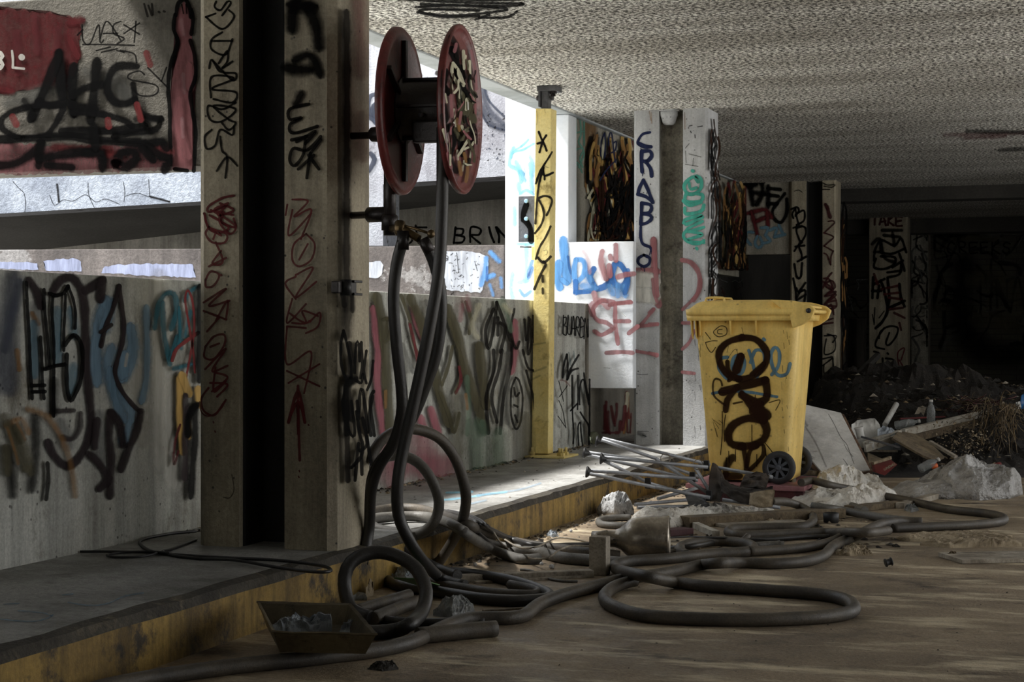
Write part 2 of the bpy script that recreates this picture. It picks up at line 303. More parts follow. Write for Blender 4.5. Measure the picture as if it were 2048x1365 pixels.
        for (x, y, t, f) in st:
            row = []
            for sgn, ed in ((-1, 0), (0, 1.35 / soft * f), (1, 0)):
                v = s.bm.verts.new(onp(x - t[1] * hw * sgn * f, y + t[0] * hw * sgn * f, p0, n) + n * eps); v[s.col] = (*col[:3], op); v[s.edge] = ed; row.append(v)
            if prev:
                for j in (0, 1):
                    f2 = s.bm.faces.new((prev[j], prev[j + 1], row[j + 1], row[j])); f2.material_index = k
            prev = row
    def fill(s, pl, pts, col, op=.96, jit=2, seed=1, edge=1.1):
        p0, n = pl; s.lay += 1; eps = .0012 + .00025 * s.lay; k = s.mi('paint'); r = random.Random(seed)
        n = n * (-1 if n.dot(EYE - p0) < 0 else 1); P = resample(list(pts) + [pts[0]], 6)[:-1]
        V = []
        for p in P:
            v = s.bm.verts.new(onp(p[0] + r.uniform(-jit, jit), p[1] + r.uniform(-jit, jit), p0, n) + n * eps); v[s.col] = (*col[:3], op); v[s.edge] = edge; V.append(v)
        f = s.bm.faces.new(V); f.material_index = k
        bmesh.ops.triangulate(s.bm, faces=[f])
    def build(s, name, parent=None, origin=None, **tags):
        me = bpy.data.meshes.new(name); o = Vector(origin) if origin is not None else (parent['_o'] if False else Vector((0, 0, 0)))
        if parent is not None: o = ORG[parent.name]
        for v in s.bm.verts: v.co -= o
        s.bm.to_mesh(me); s.bm.free()
        for m in s.mats: me.materials.append(m)
        ob = bpy.data.objects.new(name, me); COL.objects.link(ob)
        if parent is not None: ob.parent = parent
        else: ob.location = o
        ORG[ob.name] = o
        for k, v in tags.items():
            if v: ob[k] = v
        return ob
ORG = {}
def thing(name, origin, label, category, group=None):
    e = bpy.data.objects.new(name, None); COL.objects.link(e); e.location = origin; ORG[e.name] = Vector(origin); e.empty_display_size = .05
    e['label'] = label; e['category'] = category
    if group: e['group'] = group
    return e
def catmull(pts, step):
    out = []; n = len(pts)
    for i in range(n - 1):
        p0, p1, p2, p3 = (Vector(pts[max(i - 1, 0)]), Vector(pts[i]), Vector(pts[i + 1]), Vector(pts[min(i + 2, n - 1)]))
        m = max(1, int(math.ceil((p2 - p1).length / step)))
        for j in range(m):
            t = j / m; out.append(.5 * ((2 * p1) + (p2 - p0) * t + (2 * p0 - 5 * p1 + 4 * p2 - p3) * t * t + (3 * p1 - p0 - 3 * p2 + p3) * t ** 3))
    out.append(Vector(pts[-1])); return out
def resample(pts, step):
    out = []
    for a, b in zip(pts[:-1], pts[1:]):
        a, b = Vector(a), Vector(b); m = max(1, int((b - a).length / step))
        for j in range(m): out.append(a.lerp(b, j / m))
    out.append(Vector(pts[-1])); return out
def PP(txt, z=(0, 0, 1)):
    return [((float(a) / z[2]) + z[0], (float(b) / z[2]) + z[1]) for a, b in (p.split(',') for p in txt.split())]
C = dict(k=srgb(12, 12, 13), K=srgb(24, 21, 20), br=srgb(70, 30, 32), dr=srgb(92, 26, 30), r=srgb(118, 36, 38), pb=srgb(54, 46, 49), pk=srgb(150, 92, 96), pk2=srgb(176, 130, 134), w=srgb(214, 212, 204),
         nv=srgb(26, 34, 66), tl=srgb(52, 160, 142), te=srgb(30, 92, 108), b=srgb(24, 96, 168), lb=srgb(112, 146, 172), cy=srgb(120, 206, 238), bl2=srgb(70, 140, 205), g=srgb(92, 92, 88), sg=srgb(96, 150, 134), ol=srgb(84, 80, 60), y=srgb(180, 144, 70),
         oc=srgb(140, 100, 48), cr=srgb(196, 192, 164), gr=srgb(92, 116, 96), rs=srgb(152, 84, 96), rd=srgb(110, 40, 46), gy=srgb(132, 134, 134), sl=srgb(70, 76, 92), bn=srgb(44, 24, 12), sb=srgb(92, 132, 152))
def G(mb, pl, z, data, wm=1.0):
    """rows: colour width soft : stroke ; stroke"""
    for line in data.strip().split('\n'):
        line = line.strip()
        if not line: continue
        h, body = line.split(':'); h = h.split(); col = C[h[0]]; w = float(h[1]) / z[2]; soft = float(h[2]) if len(h) > 2 else .35; op = float(h[3]) if len(h) > 3 else .98
        w *= wm * (1.25 if soft >= .5 else 1.08)
        for stx in body.split(';'):
            if stx.strip(): mb.stroke(pl, PP(stx, z), w, col, soft, op)
FONT = {'A': '0,1 .45,0 .95,1;.15,.65 .85,.6', 'B': '.1,0 .1,1;.1,.04 .75,.1 .7,.4 .15,.48 .9,.62 .8,.95 .1,1', 'C': '.95,.12 .5,0 .08,.4 .15,.85 .5,1 .95,.88', 'D': '.1,0 .1,1;.1,0 .9,.3 .8,.8 .1,1',
        'E': '.9,.02 .1,0 .08,.5 .1,1 .95,.97;.1,.5 .8,.46', 'F': '.9,0 .1,.02 .1,1;.1,.48 .75,.45', 'G': '.9,.15 .4,0 .05,.5 .4,1 .9,.85 .9,.55 .5,.55', 'H': '.1,0 .12,1;.9,0 .88,1;.1,.5 .9,.5', 'I': '.5,0 .5,1',
        'J': '.7,0 .72,.8 .4,1 .1,.8', 'K': '.1,0 .1,1;.9,0 .15,.55 .95,1', 'L': '.1,0 .12,.95 .95,.95', 'M': '0,1 .15,0 .5,.7 .85,0 1,1', 'N': '.05,1 .1,0 .85,1 .9,0', 'O': '.5,0 .08,.4 .3,.97 .75,.9 .93,.45 .5,0',
        'P': '.12,1 .1,0 .85,.1 .8,.5 .12,.55', 'Q': '.5,0 .08,.4 .3,.97 .75,.9 .93,.45 .5,0;.6,.7 1,1.1', 'R': '.1,1 .1,0 .85,.12 .75,.45 .12,.52 .95,1', 'S': '.9,.1 .4,0 .15,.25 .8,.6 .8,.9 .4,1 .05,.85', 'T': '0,.03 1,0;.5,.02 .5,1',
        'U': '.08,0 .1,.75 .5,1 .88,.75 .9,0', 'V': '0,0 .5,1 1,0', 'W': '0,0 .25,1 .5,.3 .75,1 1,0', 'X': '0,0 1,1;1,0 0,1', 'Y': '0,0 .5,.5;1,0 .5,.5 .4,1', 'Z': '0,.02 .95,0 .05,.97 1,1', '*': '0,.2 1,.8;.5,0 .5,1;1,.2 0,.8', '.': '.5,.9 .55,.95', ' ': ''}
def word(mb, pl, txt, x, y, ux, uy, vx, vy, gx, gy, w, col, soft=.35, op=.93, jit=.08, seed=1):
    """letters start at pixel x,y; u = letter right, v = letter down, g = advance"""
    rnd = random.Random(seed)
    for ch in txt:
        for stx in FONT.get(ch, '').split(';'):
            if not stx: continue
            pts = [(x + (a + rnd.uniform(-jit, jit)) * ux + (b + rnd.uniform(-jit, jit)) * vx, y + a * uy + (b + rnd.uniform(-jit, jit)) * vy) for a, b in PP(stx)]
            mb.stroke(pl, pts, w, C[col], soft, op)
        x += gx; y += gy
def scrib(mb, pl, box, n, cols, w, L, ang=90, spread=20, curl=.4, seed=1, soft=.4, op=.9):
    rnd = random.Random(seed)
    for i in range(n):
        x = rnd.uniform(box[0], box[2]); y = rnd.uniform(box[1], box[3]); a = math.radians(ang + rnd.uniform(-spread, spread)); l = rnd.uniform(*L); pts = [(x, y)]
        for j in range(4):
            a += rnd.uniform(-curl, curl); x += math.cos(a) * l / 4; y += math.sin(a) * l / 4
            pts.append((min(max(x, box[0]), box[2]), min(max(y, box[1]), box[3])))
        mb.stroke(pl, pts, rnd.uniform(*w), C[rnd.choice(cols)], soft, op)
def XP(X): return (Vector((X, 0, 0)), Vector((-1, 0, 0)))
def YP(Y): return (Vector((0, Y, 0)), Vector((0, -1, 0)))
def struct(mb, name, label=None, origin=None):
    return mb.build(name, origin=origin, kind='structure', label=label)
# ------------------------------------------------------------ the building
ZA, ZB, ZC, ZD, ZE, ZF, ZG = (0, 0, 2.923), (0, 400, 2.923), (0, 800, 2.409), (650, 0, 2.923), (650, 400, 2.923), (1250, 200, 3.413), (1400, 320, 4.55)
ZH, ZI, ZJ, ZK, ZL, ZM, ZN, ZP1 = (1080, 420, 6.4), (1100, 700, 6.4), (720, 330, 5.11), (980, 150, 6.4), (640, 500, 2.966), (1300, 560, 3.033), (1600, 380, 2.966), (0, 0, 1)
YC, ZT, YW, ZW = 2.60, 0.175, 2.56, 1.158          # column face, walkway height, kerb line, parapet height
ZCE = 2.50
YR = -3.2
m = MB(); m.prism([(-4, YR, 0), (27.2, YR, 0), (27.2, 7.5, 0), (-4, 7.5, 0)], (0, 0, -.25), 'floor'); struct(m, 'floor')
# raised walkway: worn top, yellow painted kerb face, chipped edge
m = MB(); rnd = random.Random(3)
xs = [1.0 + i * .08 for i in range(327)]
prof = lambda x: [(YW + .0, 0.0), (YW + .0, ZT - .035 + .006 * noise.noise(Vector((x * 3, 1, 0)))), (YW + .012 + .012 * noise.noise(Vector((x * 6, 7, 0))), ZT - .008 + .006 * noise.noise(Vector((x * 7, 3, 0)))),
                  (YW + .05 + .03 * noise.noise(Vector((x * 4, 9, 0))), ZT), (3.9, ZT), (3.9, 0.0)]
R = [[m.bm.verts.new((x, y, z)) for y, z in prof(x)] for x in xs]
for i in range(len(R) - 1):
    for j, mt in enumerate(('kerb', 'walkedge', 'walkedge', 'walk', 'walk')):
        f = m.bm.faces.new((R[i][j], R[i + 1][j], R[i + 1][j + 1], R[i][j + 1])); f.material_index = m.mi(mt)
m.bm.faces.new(R[0]); m.bm.faces.new(R[-1][::-1])
pl = (Vector((0, 0, ZT)), Vector((0, 0, 1)))
G(m, pl, ZC, '''
lb 8 .9 .5: 0,1060 80,1068 170,1070 230,1055 255,1040 ; 90,1020 200,1030 250,1045 ; 330,980 430,995 520,985 600,950 690,935 ; 20,990 90,985 ; 300,945 350,940''')
G(m, pl, (500, 900, 2.926), 'cy 14 .9 .4: 1100,300 1250,285 1400,262 1500,250 ; 1150,255 1300,250\nlb 12 .9 .35: 1330,270 1560,240 1700,200 ; 1250,330 1380,300')
struct(m, 'walkway', 'raised concrete walkway with a chipped yellow kerb')
# parapet (two lengths) with graffiti
m = MB(); m.prism([(1.0, 3.43, 0), (11.66, 3.43, 0), (11.66, 3.43, ZW), (1.0, 3.43, ZW)], (0, .2, 0), 'parapet', .008)
pl = YP(3.43)  # broad soft white strokes paint brightness onto the right part of this wall
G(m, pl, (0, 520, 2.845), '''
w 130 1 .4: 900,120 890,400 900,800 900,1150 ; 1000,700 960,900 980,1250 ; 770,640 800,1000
sl 150 1 .6: 70,140 50,300 30,520 40,700
sl 60 1 .5: 110,140 70,300 30,500
gy 90 1 .5: 560,900 570,1150 ; 350,950 380,1040 ; 200,280 190,650
oc 34 1 .6: 95,520 105,620 ; 180,310 210,360
sb 70 1 .55: 185,380 190,640 ; 400,300 420,420 ; 320,300 320,560 ; 410,620 400,740
lb 92 .9 .8: 610,262 570,300 545,420 540,560 545,680 ; 600,250 610,320 590,380
lb 84 .8 .85: 740,400 750,480 730,580 695,660 ; 700,560 690,640
lb 50 .9 .75: 825,280 828,400 830,560 822,700 800,800
lb 70 .9 .75: 625,510 605,600 620,700 680,800 740,870 720,950 700,1030 ; 620,640 640,780 690,900
w 22 .8 .5: 715,540 705,600
pb 48 .6 .88: 160,120 200,180 225,260
pb 50 .6 .88: 300,170 340,115 400,100 445,150 472,250 478,400 482,600 500,780 512,950 480,1060 430,1140 370,1175 300,1115 268,1045
pb 50 .5 .88: 480,175 530,145 570,115 ; 572,125 562,220
pb 28 .4 .92: 668,150 682,260 695,360 688,460 655,580 645,650 680,740 740,820 790,865 ; 668,150 632,280 592,380 565,490 ; 565,410 620,372
pb 46 .6 .88: 790,870 765,980 720,1080 680,1190 ; 622,870 668,930 690,1050 ; 622,880 610,1000 622,1120 615,1340 ; 500,1110 545,1150 600,1240 560,1300 ; 540,920 525,1060
pb 34 .7 .75: 300,862 400,858 ; 445,880 440,960 400,1020 345,1010
k 20 .35 .95: 135,130 140,260 150,420 157,600 168,790 ; 235,170 240,300 255,450 265,600 ; 215,440 222,560 226,700 235,790 ; 285,210 280,300 290,480 290,640 290,890
k 24 .35 .95: 168,716 236,714 ; 170,752 238,750 ; 265,192 300,204 345,190 370,150 ; 240,622 300,604 350,596
k 18 .35 .95: 370,150 400,230 412,310 410,390 ; 355,200 350,320 345,420 345,515
k 26 .35 .95: 352,485 400,430 440,470 452,560 442,680 412,760 385,802 365,740 360,640 362,540
k 60 1 .75: 290,700 285,860 ; 30,1080 50,1200 60,1330 ; 185,900 190,1100 165,1300 ; 60,960 90,1020
oc 40 1 .6: 20,940 100,905 140,980 ; 140,850 230,880 300,960 350,1060 385,1180 410,1340
ol 60 1 .7: 10,900 60,1050 120,1180 ; 80,960 130,1100 150,1200 ; 10,1080 20,1200
oc 20 1 .5: 20,960 60,1080 80,1160 ; 70,920 120,1020
K 26 .6 .9: 248,1160 252,1250 240,1360
te 34 .7 .85: 860,385 878,270 920,195 968,195 985,280 955,390 ; 905,250 910,400 945,590 ; 950,560 990,440
te 30 .9 .75: 1000,300 1010,500 ; 1030,230 1060,180 1110,150 ; 970,620 1060,596 ; 1060,300 1030,430
te 16 .5 .9: 995,270 1000,420 990,480
r 22 .35 .92: 957,572 980,510 1040,460 1105,415
r 14 .35 .92: 1035,668 1060,540 1082,380 1072,240 1046,175 1030,230 1050,360 1076,520 1086,640
y 46 .6 .92: 1005,672 1000,800 1005,920 1018,1090 ; 1012,660 1050,760 ; 1105,740 1112,820 ; 1040,900 1045,1000
dr 14 .6 .8: 1000,940 970,1040 963,1165 990,1090
pb 40 .7 .85: 1030,780 1030,940 1025,1240
k 44 .7 .92: 1090,830 1050,890 1045,990 ; 1080,840 1085,1000 1070,1180 1060,1340 ; 1112,160 1110,400 1108,680
''')
G(m, pl, ZE, '''
rs 36 .7 .85: 262,640 275,760 290,900 280,1000 290,1150 310,1300 320,1365 ; 500,640 520,720 560,820 ; 1090,720 1090,900 1070,1000 ; 600,1230 640,1365 ; 540,1280 560,1365
ol 44 .5 .85: 280,570 310,700 330,900 340,1100 360,1365 ; 480,580 540,720 590,900 640,1100 700,1300 ; 700,640 760,820 800,1000 870,1200 920,1340 ; 880,860 900,1050 920,1200
ol 16 .5 .9: 320,700 370,690 ; 370,690 350,800 330,830 ; 420,560 470,700 ; 470,720 500,860 550,980 570,1100 ; 800,600 830,700 820,780 ; 720,860 700,960 660,1080 ; 700,700 760,880 780,1000 740,1120 ; 650,1130 700,1260 730,1360 760,1250
rd 14 .6 .8: 470,730 500,850 520,980 ; 760,980 770,1060 740,1130
K 16 .3 .9: 980,600 960,760 930,870 915,760 960,640 ; 980,600 1060,820 ; 1070,830 1060,980 1020,1150 1000,1365 ; 960,880 960,1000 920,1150 930,1365 ; 1010,880 990,1000 950,1150 980,1300 ; 985,690 985,790 ; 1000,720 1030,760 1000,890
K 10 .3 .9: 1090,1040 1065,1110 1062,1250 1090,1340 1120,1290 1130,1150 1110,1060 1090,1040 ; 1080,1100 1090,1150 1110,1130 ; 1080,1200 1100,1210 ; 1085,1260 1100,1300
K 12 .4 .9: 1140,700 1150,820 ; 1165,690 1160,900 1180,840 1175,700 ; 1190,680 1195,830 ; 1080,640 1060,760 1090,870 1110,830 ; 1130,880 1160,980 1200,1000 ; 1150,1000 1190,1150 1205,1260
g 26 .8 .6: 1040,900 1040,1100 1040,1300 ; 860,600 880,700 ; 420,850 480,1000 ; 560,600 600,760 650,960
gr 26 .8 .6: 1010,580 1040,680 1060,760 ; 800,1040 810,1240 800,1365 ; 890,1300 900,1365
cr 30 .9 .5: 870,620 830,740 860,800 ; 380,760 400,980 ; 1020,620 1050,650
rs 26 1 .5: 770,620 760,700 ; 800,570 812,640
oc 16 .8 .6: 320,1120 318,1210 ; 790,1140 800,1220
''', 1.3)
word(m, pl, 'BUAREN', 1117, 632, 8, 2, -1, 36, 8.5, 1.5, 3, 'k', .3, seed=4, jit=.1)
G(m, pl, ZI, '''
k 24 .35 .95: 95,350 110,200 150,60 ; 150,60 160,200 155,380 ; 155,380 200,240 300,70 ; 160,370 210,270 290,240
k 18 .35 .95: 215,330 215,600 225,900 240,1060 230,1200 ; 290,330 290,600 285,760 ; 195,780 280,690 ; 300,1220 290,1000 320,930 330,1060 350,1230
k 20 .35 .95: 440,380 440,600 440,1000 430,1240 ; 310,700 310,500 340,390 370,400 400,560 430,700 ; 320,800 370,880 420,960 430,1080 ; 365,300 380,400 430,640
k 10 .3 .9: 40,400 80,560 100,660 ; 50,600 150,460 ; 40,650 90,780 130,1000 ; 30,850 120,980
rd 20 .9 .5: 60,390 120,400 180,460
te 16 .9 .4: 170,40 190,200 ; 230,20 240,120
''', 1.25)
G(m, pl, (0, 0, 1), 'rs 55 1 .5: 760,900 770,950 ; 830,880 850,940 ; 800,930 880,930\ngr 45 1 .5: 940,860 945,940 ; 985,880 985,930\nol 30 1 .5: 900,800 905,930 ; 1040,840 1045,915')
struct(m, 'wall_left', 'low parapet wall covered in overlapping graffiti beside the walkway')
m = MB(); m.prism([(11.70, 3.43, 0), (27, 3.43, 0), (27, 3.43, ZW), (11.70, 3.43, ZW)], (0, .2, 0), 'spand', .01); pl = YP(3.43)
scrib(m, pl, (1205, 785, 1262, 866), 16, ['dr', 'rd', 'dr', 'oc', 'cr'], (4, 10), (30, 80), 90, 5, .1, 5, .8, .7)
struct(m, 'wall_far_left', 'dim red-streaked parapet beyond the white wall')
# ceiling with scribbles, edge lip
m = MB(); m.prism([(-4, YR, ZCE), (27.2, YR, ZCE), (27.2, 3.56, ZCE), (-4, 3.56, ZCE)], (0, 0, .12), 'roughcast')
pl = (Vector((0, 0, ZCE)), Vector((0, 0, -1)))
G(m, pl, ZD, '''
k 14 .5 .85: 400,-10 700,10 1000,18 1160,20 1080,34 800,30 560,22 ; 530,40 760,30 1010,44 1050,60 760,90 560,72 600,54 900,60 ; 540,70 700,98 900,92 ; 880,112 960,84 ; 900,100 1060,100 1120,66 ; 600,-8 900,0 1140,-6
k 30 .9 .5: 560,40 800,50 1000,46''')
G(m, pl, (0, 0, 1), 'rd 8 .8 .4: 1890,270 1960,268 2048,266 ; 1930,276 2010,272\nk 9 .8 .5: 1935,262 2048,264 ; 2000,300 2048,297')
struct(m, 'ceiling')
m = MB(); m.box((-1.5, 3.56, 2.488), (27.2, 3.72, 2.62), 'lip', .01); struct(m, 'trim_1', 'smooth pale slab edge along the ceiling')
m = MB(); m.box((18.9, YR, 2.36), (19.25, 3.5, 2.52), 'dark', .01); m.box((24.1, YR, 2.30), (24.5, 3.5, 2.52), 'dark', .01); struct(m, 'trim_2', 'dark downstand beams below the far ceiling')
# columns: two flanges and a deep groove, painted
def column(X, yR, yL, g0, g1, dep, mat, gm, zt=ZCE, gd=.2):
    mb = MB(); z = ZT - .02
    mb.prism([(X, yR, z), (X, g0, z), (X + gd, g0, z), (X + gd, g1, z), (X, g1, z), (X, yL, z), (X + dep, yL, z), (X + dep, yR, z)], (0, 0, zt - z + .02), mat)
    bmesh.ops.recalc_face_normals(mb.bm, faces=mb.bm.faces)
    # soften the outer vertical corners
    ev = [e for e in mb.bm.edges if abs(e.verts[0].co.z - e.verts[1].co.z) > 1 and e.verts[0].co.x < X + .01 and (abs(e.verts[0].co.y - yR) < .01 or abs(e.verts[0].co.y - yL) < .01)]
    bmesh.ops.bevel(mb.bm, geom=ev, offset=.028 if X < 8 else .018, segments=1, affect='EDGES')
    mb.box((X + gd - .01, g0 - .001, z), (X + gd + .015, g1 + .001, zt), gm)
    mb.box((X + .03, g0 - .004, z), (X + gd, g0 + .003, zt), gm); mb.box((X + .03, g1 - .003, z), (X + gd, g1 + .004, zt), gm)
    return mb
def yx(px, X): return onx(px, 700, X).y
X1 = 5.68
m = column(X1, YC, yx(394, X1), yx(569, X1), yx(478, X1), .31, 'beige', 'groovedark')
pl = XP(X1)
def vword(mb, pl, txt, x, y, step, lw, lh, w, col, seed=1, op=.9, soft=.35):
    """text running down the column, letters turned a quarter turn clockwise"""
    rnd = random.Random(seed)
    for ch in txt:
        for stx in FONT.get(ch, '').split(';'):
            if not stx: continue
            mb.stroke(pl, [(x - (b - .5) * lh + rnd.uniform(-2, 2) + a * lh * .22, y + a * lw + rnd.uniform(-2, 2) + (b - .5) * lw * .35) for a, b in PP(stx)], w, C[col], soft, op)
        y += step
G(m, pl, ZA, '''
k 9 .3 .9: 1265,10 1255,40 1290,60 1330,10 1350,20 1300,90 ; 1205,100 1260,80 ; 1205,100 1300,170 1370,100 1340,60 ; 1300,190 1240,230 1240,290 1320,320 1360,230 ; 1280,370 1330,300 1330,360 1300,400 1360,360 ; 1225,400 1240,350 1290,420 1380,430 1360,470 1250,360
k 9 .3 .9: 1235,570 1240,450 1370,460 1240,520 1380,540 1360,600 1250,580 ; 1380,600 1300,640 1220,620 1230,700 1300,710 1380,640 1250,620 1340,700 1380,720 1340,760 1300,720 ; 1240,760 1200,800 1210,870 1260,850 1290,760 1360,790 1370,740 ; 1290,800 1300,880 1330,920 1320,1040 ; 1270,1000 1330,920 1390,970 ; 1240,240 1360,240
dr 10 .3 .9: 1370,1145 1300,1160 1220,1210 1230,1240 1330,1200 ; 1290,1190 1370,1230 1280,1260 1320,1210 ; 1370,1280 1380,1330 1300,1300 1310,1240 ; 1200,1250 1220,1330 1270,1365 ; 1230,1260 1340,1330 1290,1365
k 60 .9 .9: 1740,10 1710,90 1710,160 ; 1720,30 1820,40 ; 1810,60 1850,150 1865,260 ; 1690,400 1750,410 1790,410
k 44 .9 .9: 1740,345 1800,320 1840,350 1870,430 ; 1740,600 1760,560
k 14 .35 .92: 1810,610 1700,640 1700,700 1770,690 1700,730 1720,780 1860,740 ; 1740,830 1850,770 1790,840 ; 1710,820 1800,800 ; 1880,800 1800,880 1720,870 1700,940 1730,970 1780,900 1790,800 ; 1880,820 1820,900 ; 1750,990 1840,910 ; 1800,1040 1820,900 ; 1870,990 1810,910
''', 1.45)
G(m, pl, ZB, '''
dr 9 .3 .9: 1340,20 1260,60 1370,90 ; 1240,60 1380,150 1350,200 1290,130 1300,80 ; 1200,80 1230,160 1330,200 1320,250 1250,250 1210,200 1230,160 ; 1250,180 1300,210 ; 1270,190 1255,230
dr 9 .3 .9: 1270,250 1310,350 1290,380 1250,370 1300,300 ; 1230,390 1330,340 ; 1210,470 1240,420 1290,440 1260,500 1215,510 1210,470 ; 1300,440 1303,442 ; 1200,600 1330,520 1230,620 1350,590 ; 1200,650 1330,700 ; 1270,710 1340,590 1330,700 ; 1220,770 1290,690
dr 9 .3 .9: 1210,860 1260,800 1320,790 1320,850 1260,930 1205,920 1210,860 ; 1240,860 1290,840 ; 1210,990 1330,870 1250,1000 1340,970 ; 1270,980 1260,1120 1330,1060 ; 1250,1120 1340,1040 1270,1010 ; 1240,1070 1340,1080 1280,1150 ; 1230,1100 1190,1160 1200,1230 1260,1260 1310,1200 1330,1170
dr 8 .3 .9: 1690,30 1680,90 ; 1720,60 1700,210 1830,80 ; 1720,0 1810,10 1730,100 1830,60 1770,230 ; 1800,200 1730,260 1720,350 1760,390 1830,350 1850,260 1800,200 ; 1760,350 1810,260 ; 1740,440 1840,400 1740,570 1860,480 ; 1740,450 1680,490 1740,580
dr 8 .3 .9: 1720,580 1690,720 1800,610 ; 1700,660 1800,720 1880,660 1870,740 1800,780 ; 1720,720 1800,720 1780,650 1870,680 ; 1820,708 1826,712 ; 1690,740 1690,960 1830,890 1790,1130 ; 1690,740 1800,750 ; 1690,1000 1880,1090 ; 1700,1070 1880,960
dr 13 .3 .92: 1755,1090 1755,1230 1757,1365 ; 1700,1300 1755,1120 1795,1300
''', 1.5)
G(m, pl, ZC, 'dr 14 .35 .92: 1447,10 1450,150 1455,290 ; 1400,105 1447,10 1480,105\ndr 7 .5 .9: 1497,120 1499,122 ; 1453,340 1454,344 ; 1450,368 1452,372 ; 1040,105 1042,110 ; 1048,150 1050,154\ndr 7 .3 .9: 975,10 985,60 1020,78 1070,50 1100,5\nk 5 .5 .7: 1130,360 1140,430 1120,470 1090,468')
pl = YP(YC)
G(m, pl, ZD, 'rd 100 1 .45: 170,-20 180,200 180,420 ; 190,900 185,700')
G(m, pl, ZL, '''
K 44 .7 .9: 125,-1400 128,-900 126,-300 125,50 130,190
K 60 .9 .8: 145,270 140,340 130,420 128,500
K 26 .8 .85: 158,280 160,360 ; 100,270 110,330
K 30 .5 .9: 125,760 120,900 125,1050 130,1250 132,1365 ; 140,560 150,680 145,780
k 16 .35 .95: 105,480 90,560 92,680 120,760 170,770 210,790 220,740 ; 105,480 125,560 150,680 150,760 ; 170,730 180,560 195,560 200,660 ; 210,550 215,680 205,760 ; 240,600 225,720 240,790 ; 280,660 270,760 245,830 ; 120,780 100,900 110,1000 150,1100 170,1080 150,900
k 20 .4 .95: 195,960 200,860 215,830 235,960 250,1080 ; 275,870 255,990 265,1100 ; 180,960 200,1100 215,1150 210,1220 150,1290 ; 280,840 260,900 285,1100 ; 190,1150 170,1365 ; 240,1110 265,1270 ; 205,1200 210,1330 ; 215,1000 240,1150 200,1190 ; 190,1000 180,900
k 40 .7 .9: 120,800 130,860 150,1000 ; 105,900 120,1080 ; 165,770 140,790
''', 1.15)
struct(m, 'pillar', 'nearest grooved pillar with arrows and tall tags')
X2 = 11.81
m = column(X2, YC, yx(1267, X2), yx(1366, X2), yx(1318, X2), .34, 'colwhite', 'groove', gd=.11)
pl = XP(X2)
G(m, pl, ZF, '''
pk 36 .5 .8: 195,960 200,1080 200,1200 215,1330 230,1400 ; 60,1170 140,1165 220,1172
w 90 .5 .75: 90,1230 180,1240 ; 90,1330 180,1340
nv 15 .3 .97: 170,222 120,235 90,280 92,305 140,325 180,322
nv 22 .3 .97: 100,300 140,318 175,320 ; 115,350 112,420 118,490 ; 120,352 170,350 182,385 150,420 125,418 ; 140,420 175,470 182,520
nv 20 .3 .97: 125,548 100,600 90,640 ; 130,555 160,620 190,700 ; 88,645 140,660 188,695 ; 115,705 112,780 108,850 ; 115,705 170,715 182,740 165,770 120,775 ; 120,778 175,790 180,815 150,840 110,850
nv 17 .3 .97: 108,870 108,940 125,985 170,1005 182,1030 ; 130,1060 95,1080 92,1115 130,1138 165,1118 168,1080 130,1060
nv 5 .4 .95: 110,330 110,340 ; 122,480 120,520 ; 175,1030 168,1060 ; 180,1035 180,1050 ; 110,850 108,890 ; 130,1140 135,1172 ; 110,1135 112,1158
tl 20 .3 .95: 462,485 466,487 ; 500,560 470,525 420,560 405,600 430,640 480,640 520,600 520,540 490,522 ; 420,640 410,680 440,700 520,690 530,650 480,640 ; 400,690 440,720 520,700 ; 410,740 420,780 520,760 540,720 ; 520,790 410,820 420,850 530,800
tl 17 .3 .95: 530,830 430,880 430,900 540,870 ; 400,930 420,900 530,920 420,960 540,975 ; 404,940 430,970 500,985 540,960 ; 490,1012 494,1018 ; 440,570 450,610 490,600
g 5 .5 .7: 415,330 440,300 ; 440,370 520,390 ; 470,400 465,450 ; 415,440 500,455 ; 415,350 420,430
pk 30 .4 .85: 395,1095 450,1110 500,1170 515,1250 500,1320 470,1365
k 6 .5 .8: 440,180 460,175 ; 500,185 530,180 ; 450,215 455,225 ; 480,240 482,260
oc 7 .8 .5: 170,80 180,140 ; 182,90 186,160 ; 410,90 412,200
''', 1.25)
G(m, pl, ZM, '''
pk 22 .4 .85: 310,0 300,60 270,110 200,180 ; 200,420 240,380 270,310 ; 200,560 270,568 ; 200,262 245,262 ; 50,268 0,268
pk 26 .4 .8: 20,0 30,80 45,130 ; 0,200 20,180 ; 0,445 44,460''')
G(m, pl, ZE, 'pk 22 .4 .85: 1925,640 1860,720 1830,750 ; 1830,740 1945,730 ; 1820,885 1945,905\npk 30 .4 .8: 1925,230 1935,400 1945,560')
G(m, pl, ZI, 'k 8 .5 .7: 1120,310 1180,318 1260,312 ; 1130,1040 1270,1045 ; 1190,1090 1240,1110\nK 60 1 .5: 1150,1070 1210,1100\nk 4 .5 .8: 1820,1100 1840,1130 1860,1100 1870,1130')
pl = YP(YC); scrib(m, pl, (1417, 235, 1434, 600), 34, ['k', 'K', 'k', 'bn'], (3, 5), (40, 110), 90, 25, .5, 8)
struct(m, 'pillar', 'bright white pillar with CRABLO down its left face')
X3 = 17.81
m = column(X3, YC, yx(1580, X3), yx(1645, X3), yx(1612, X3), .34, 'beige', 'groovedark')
pl = XP(X3)
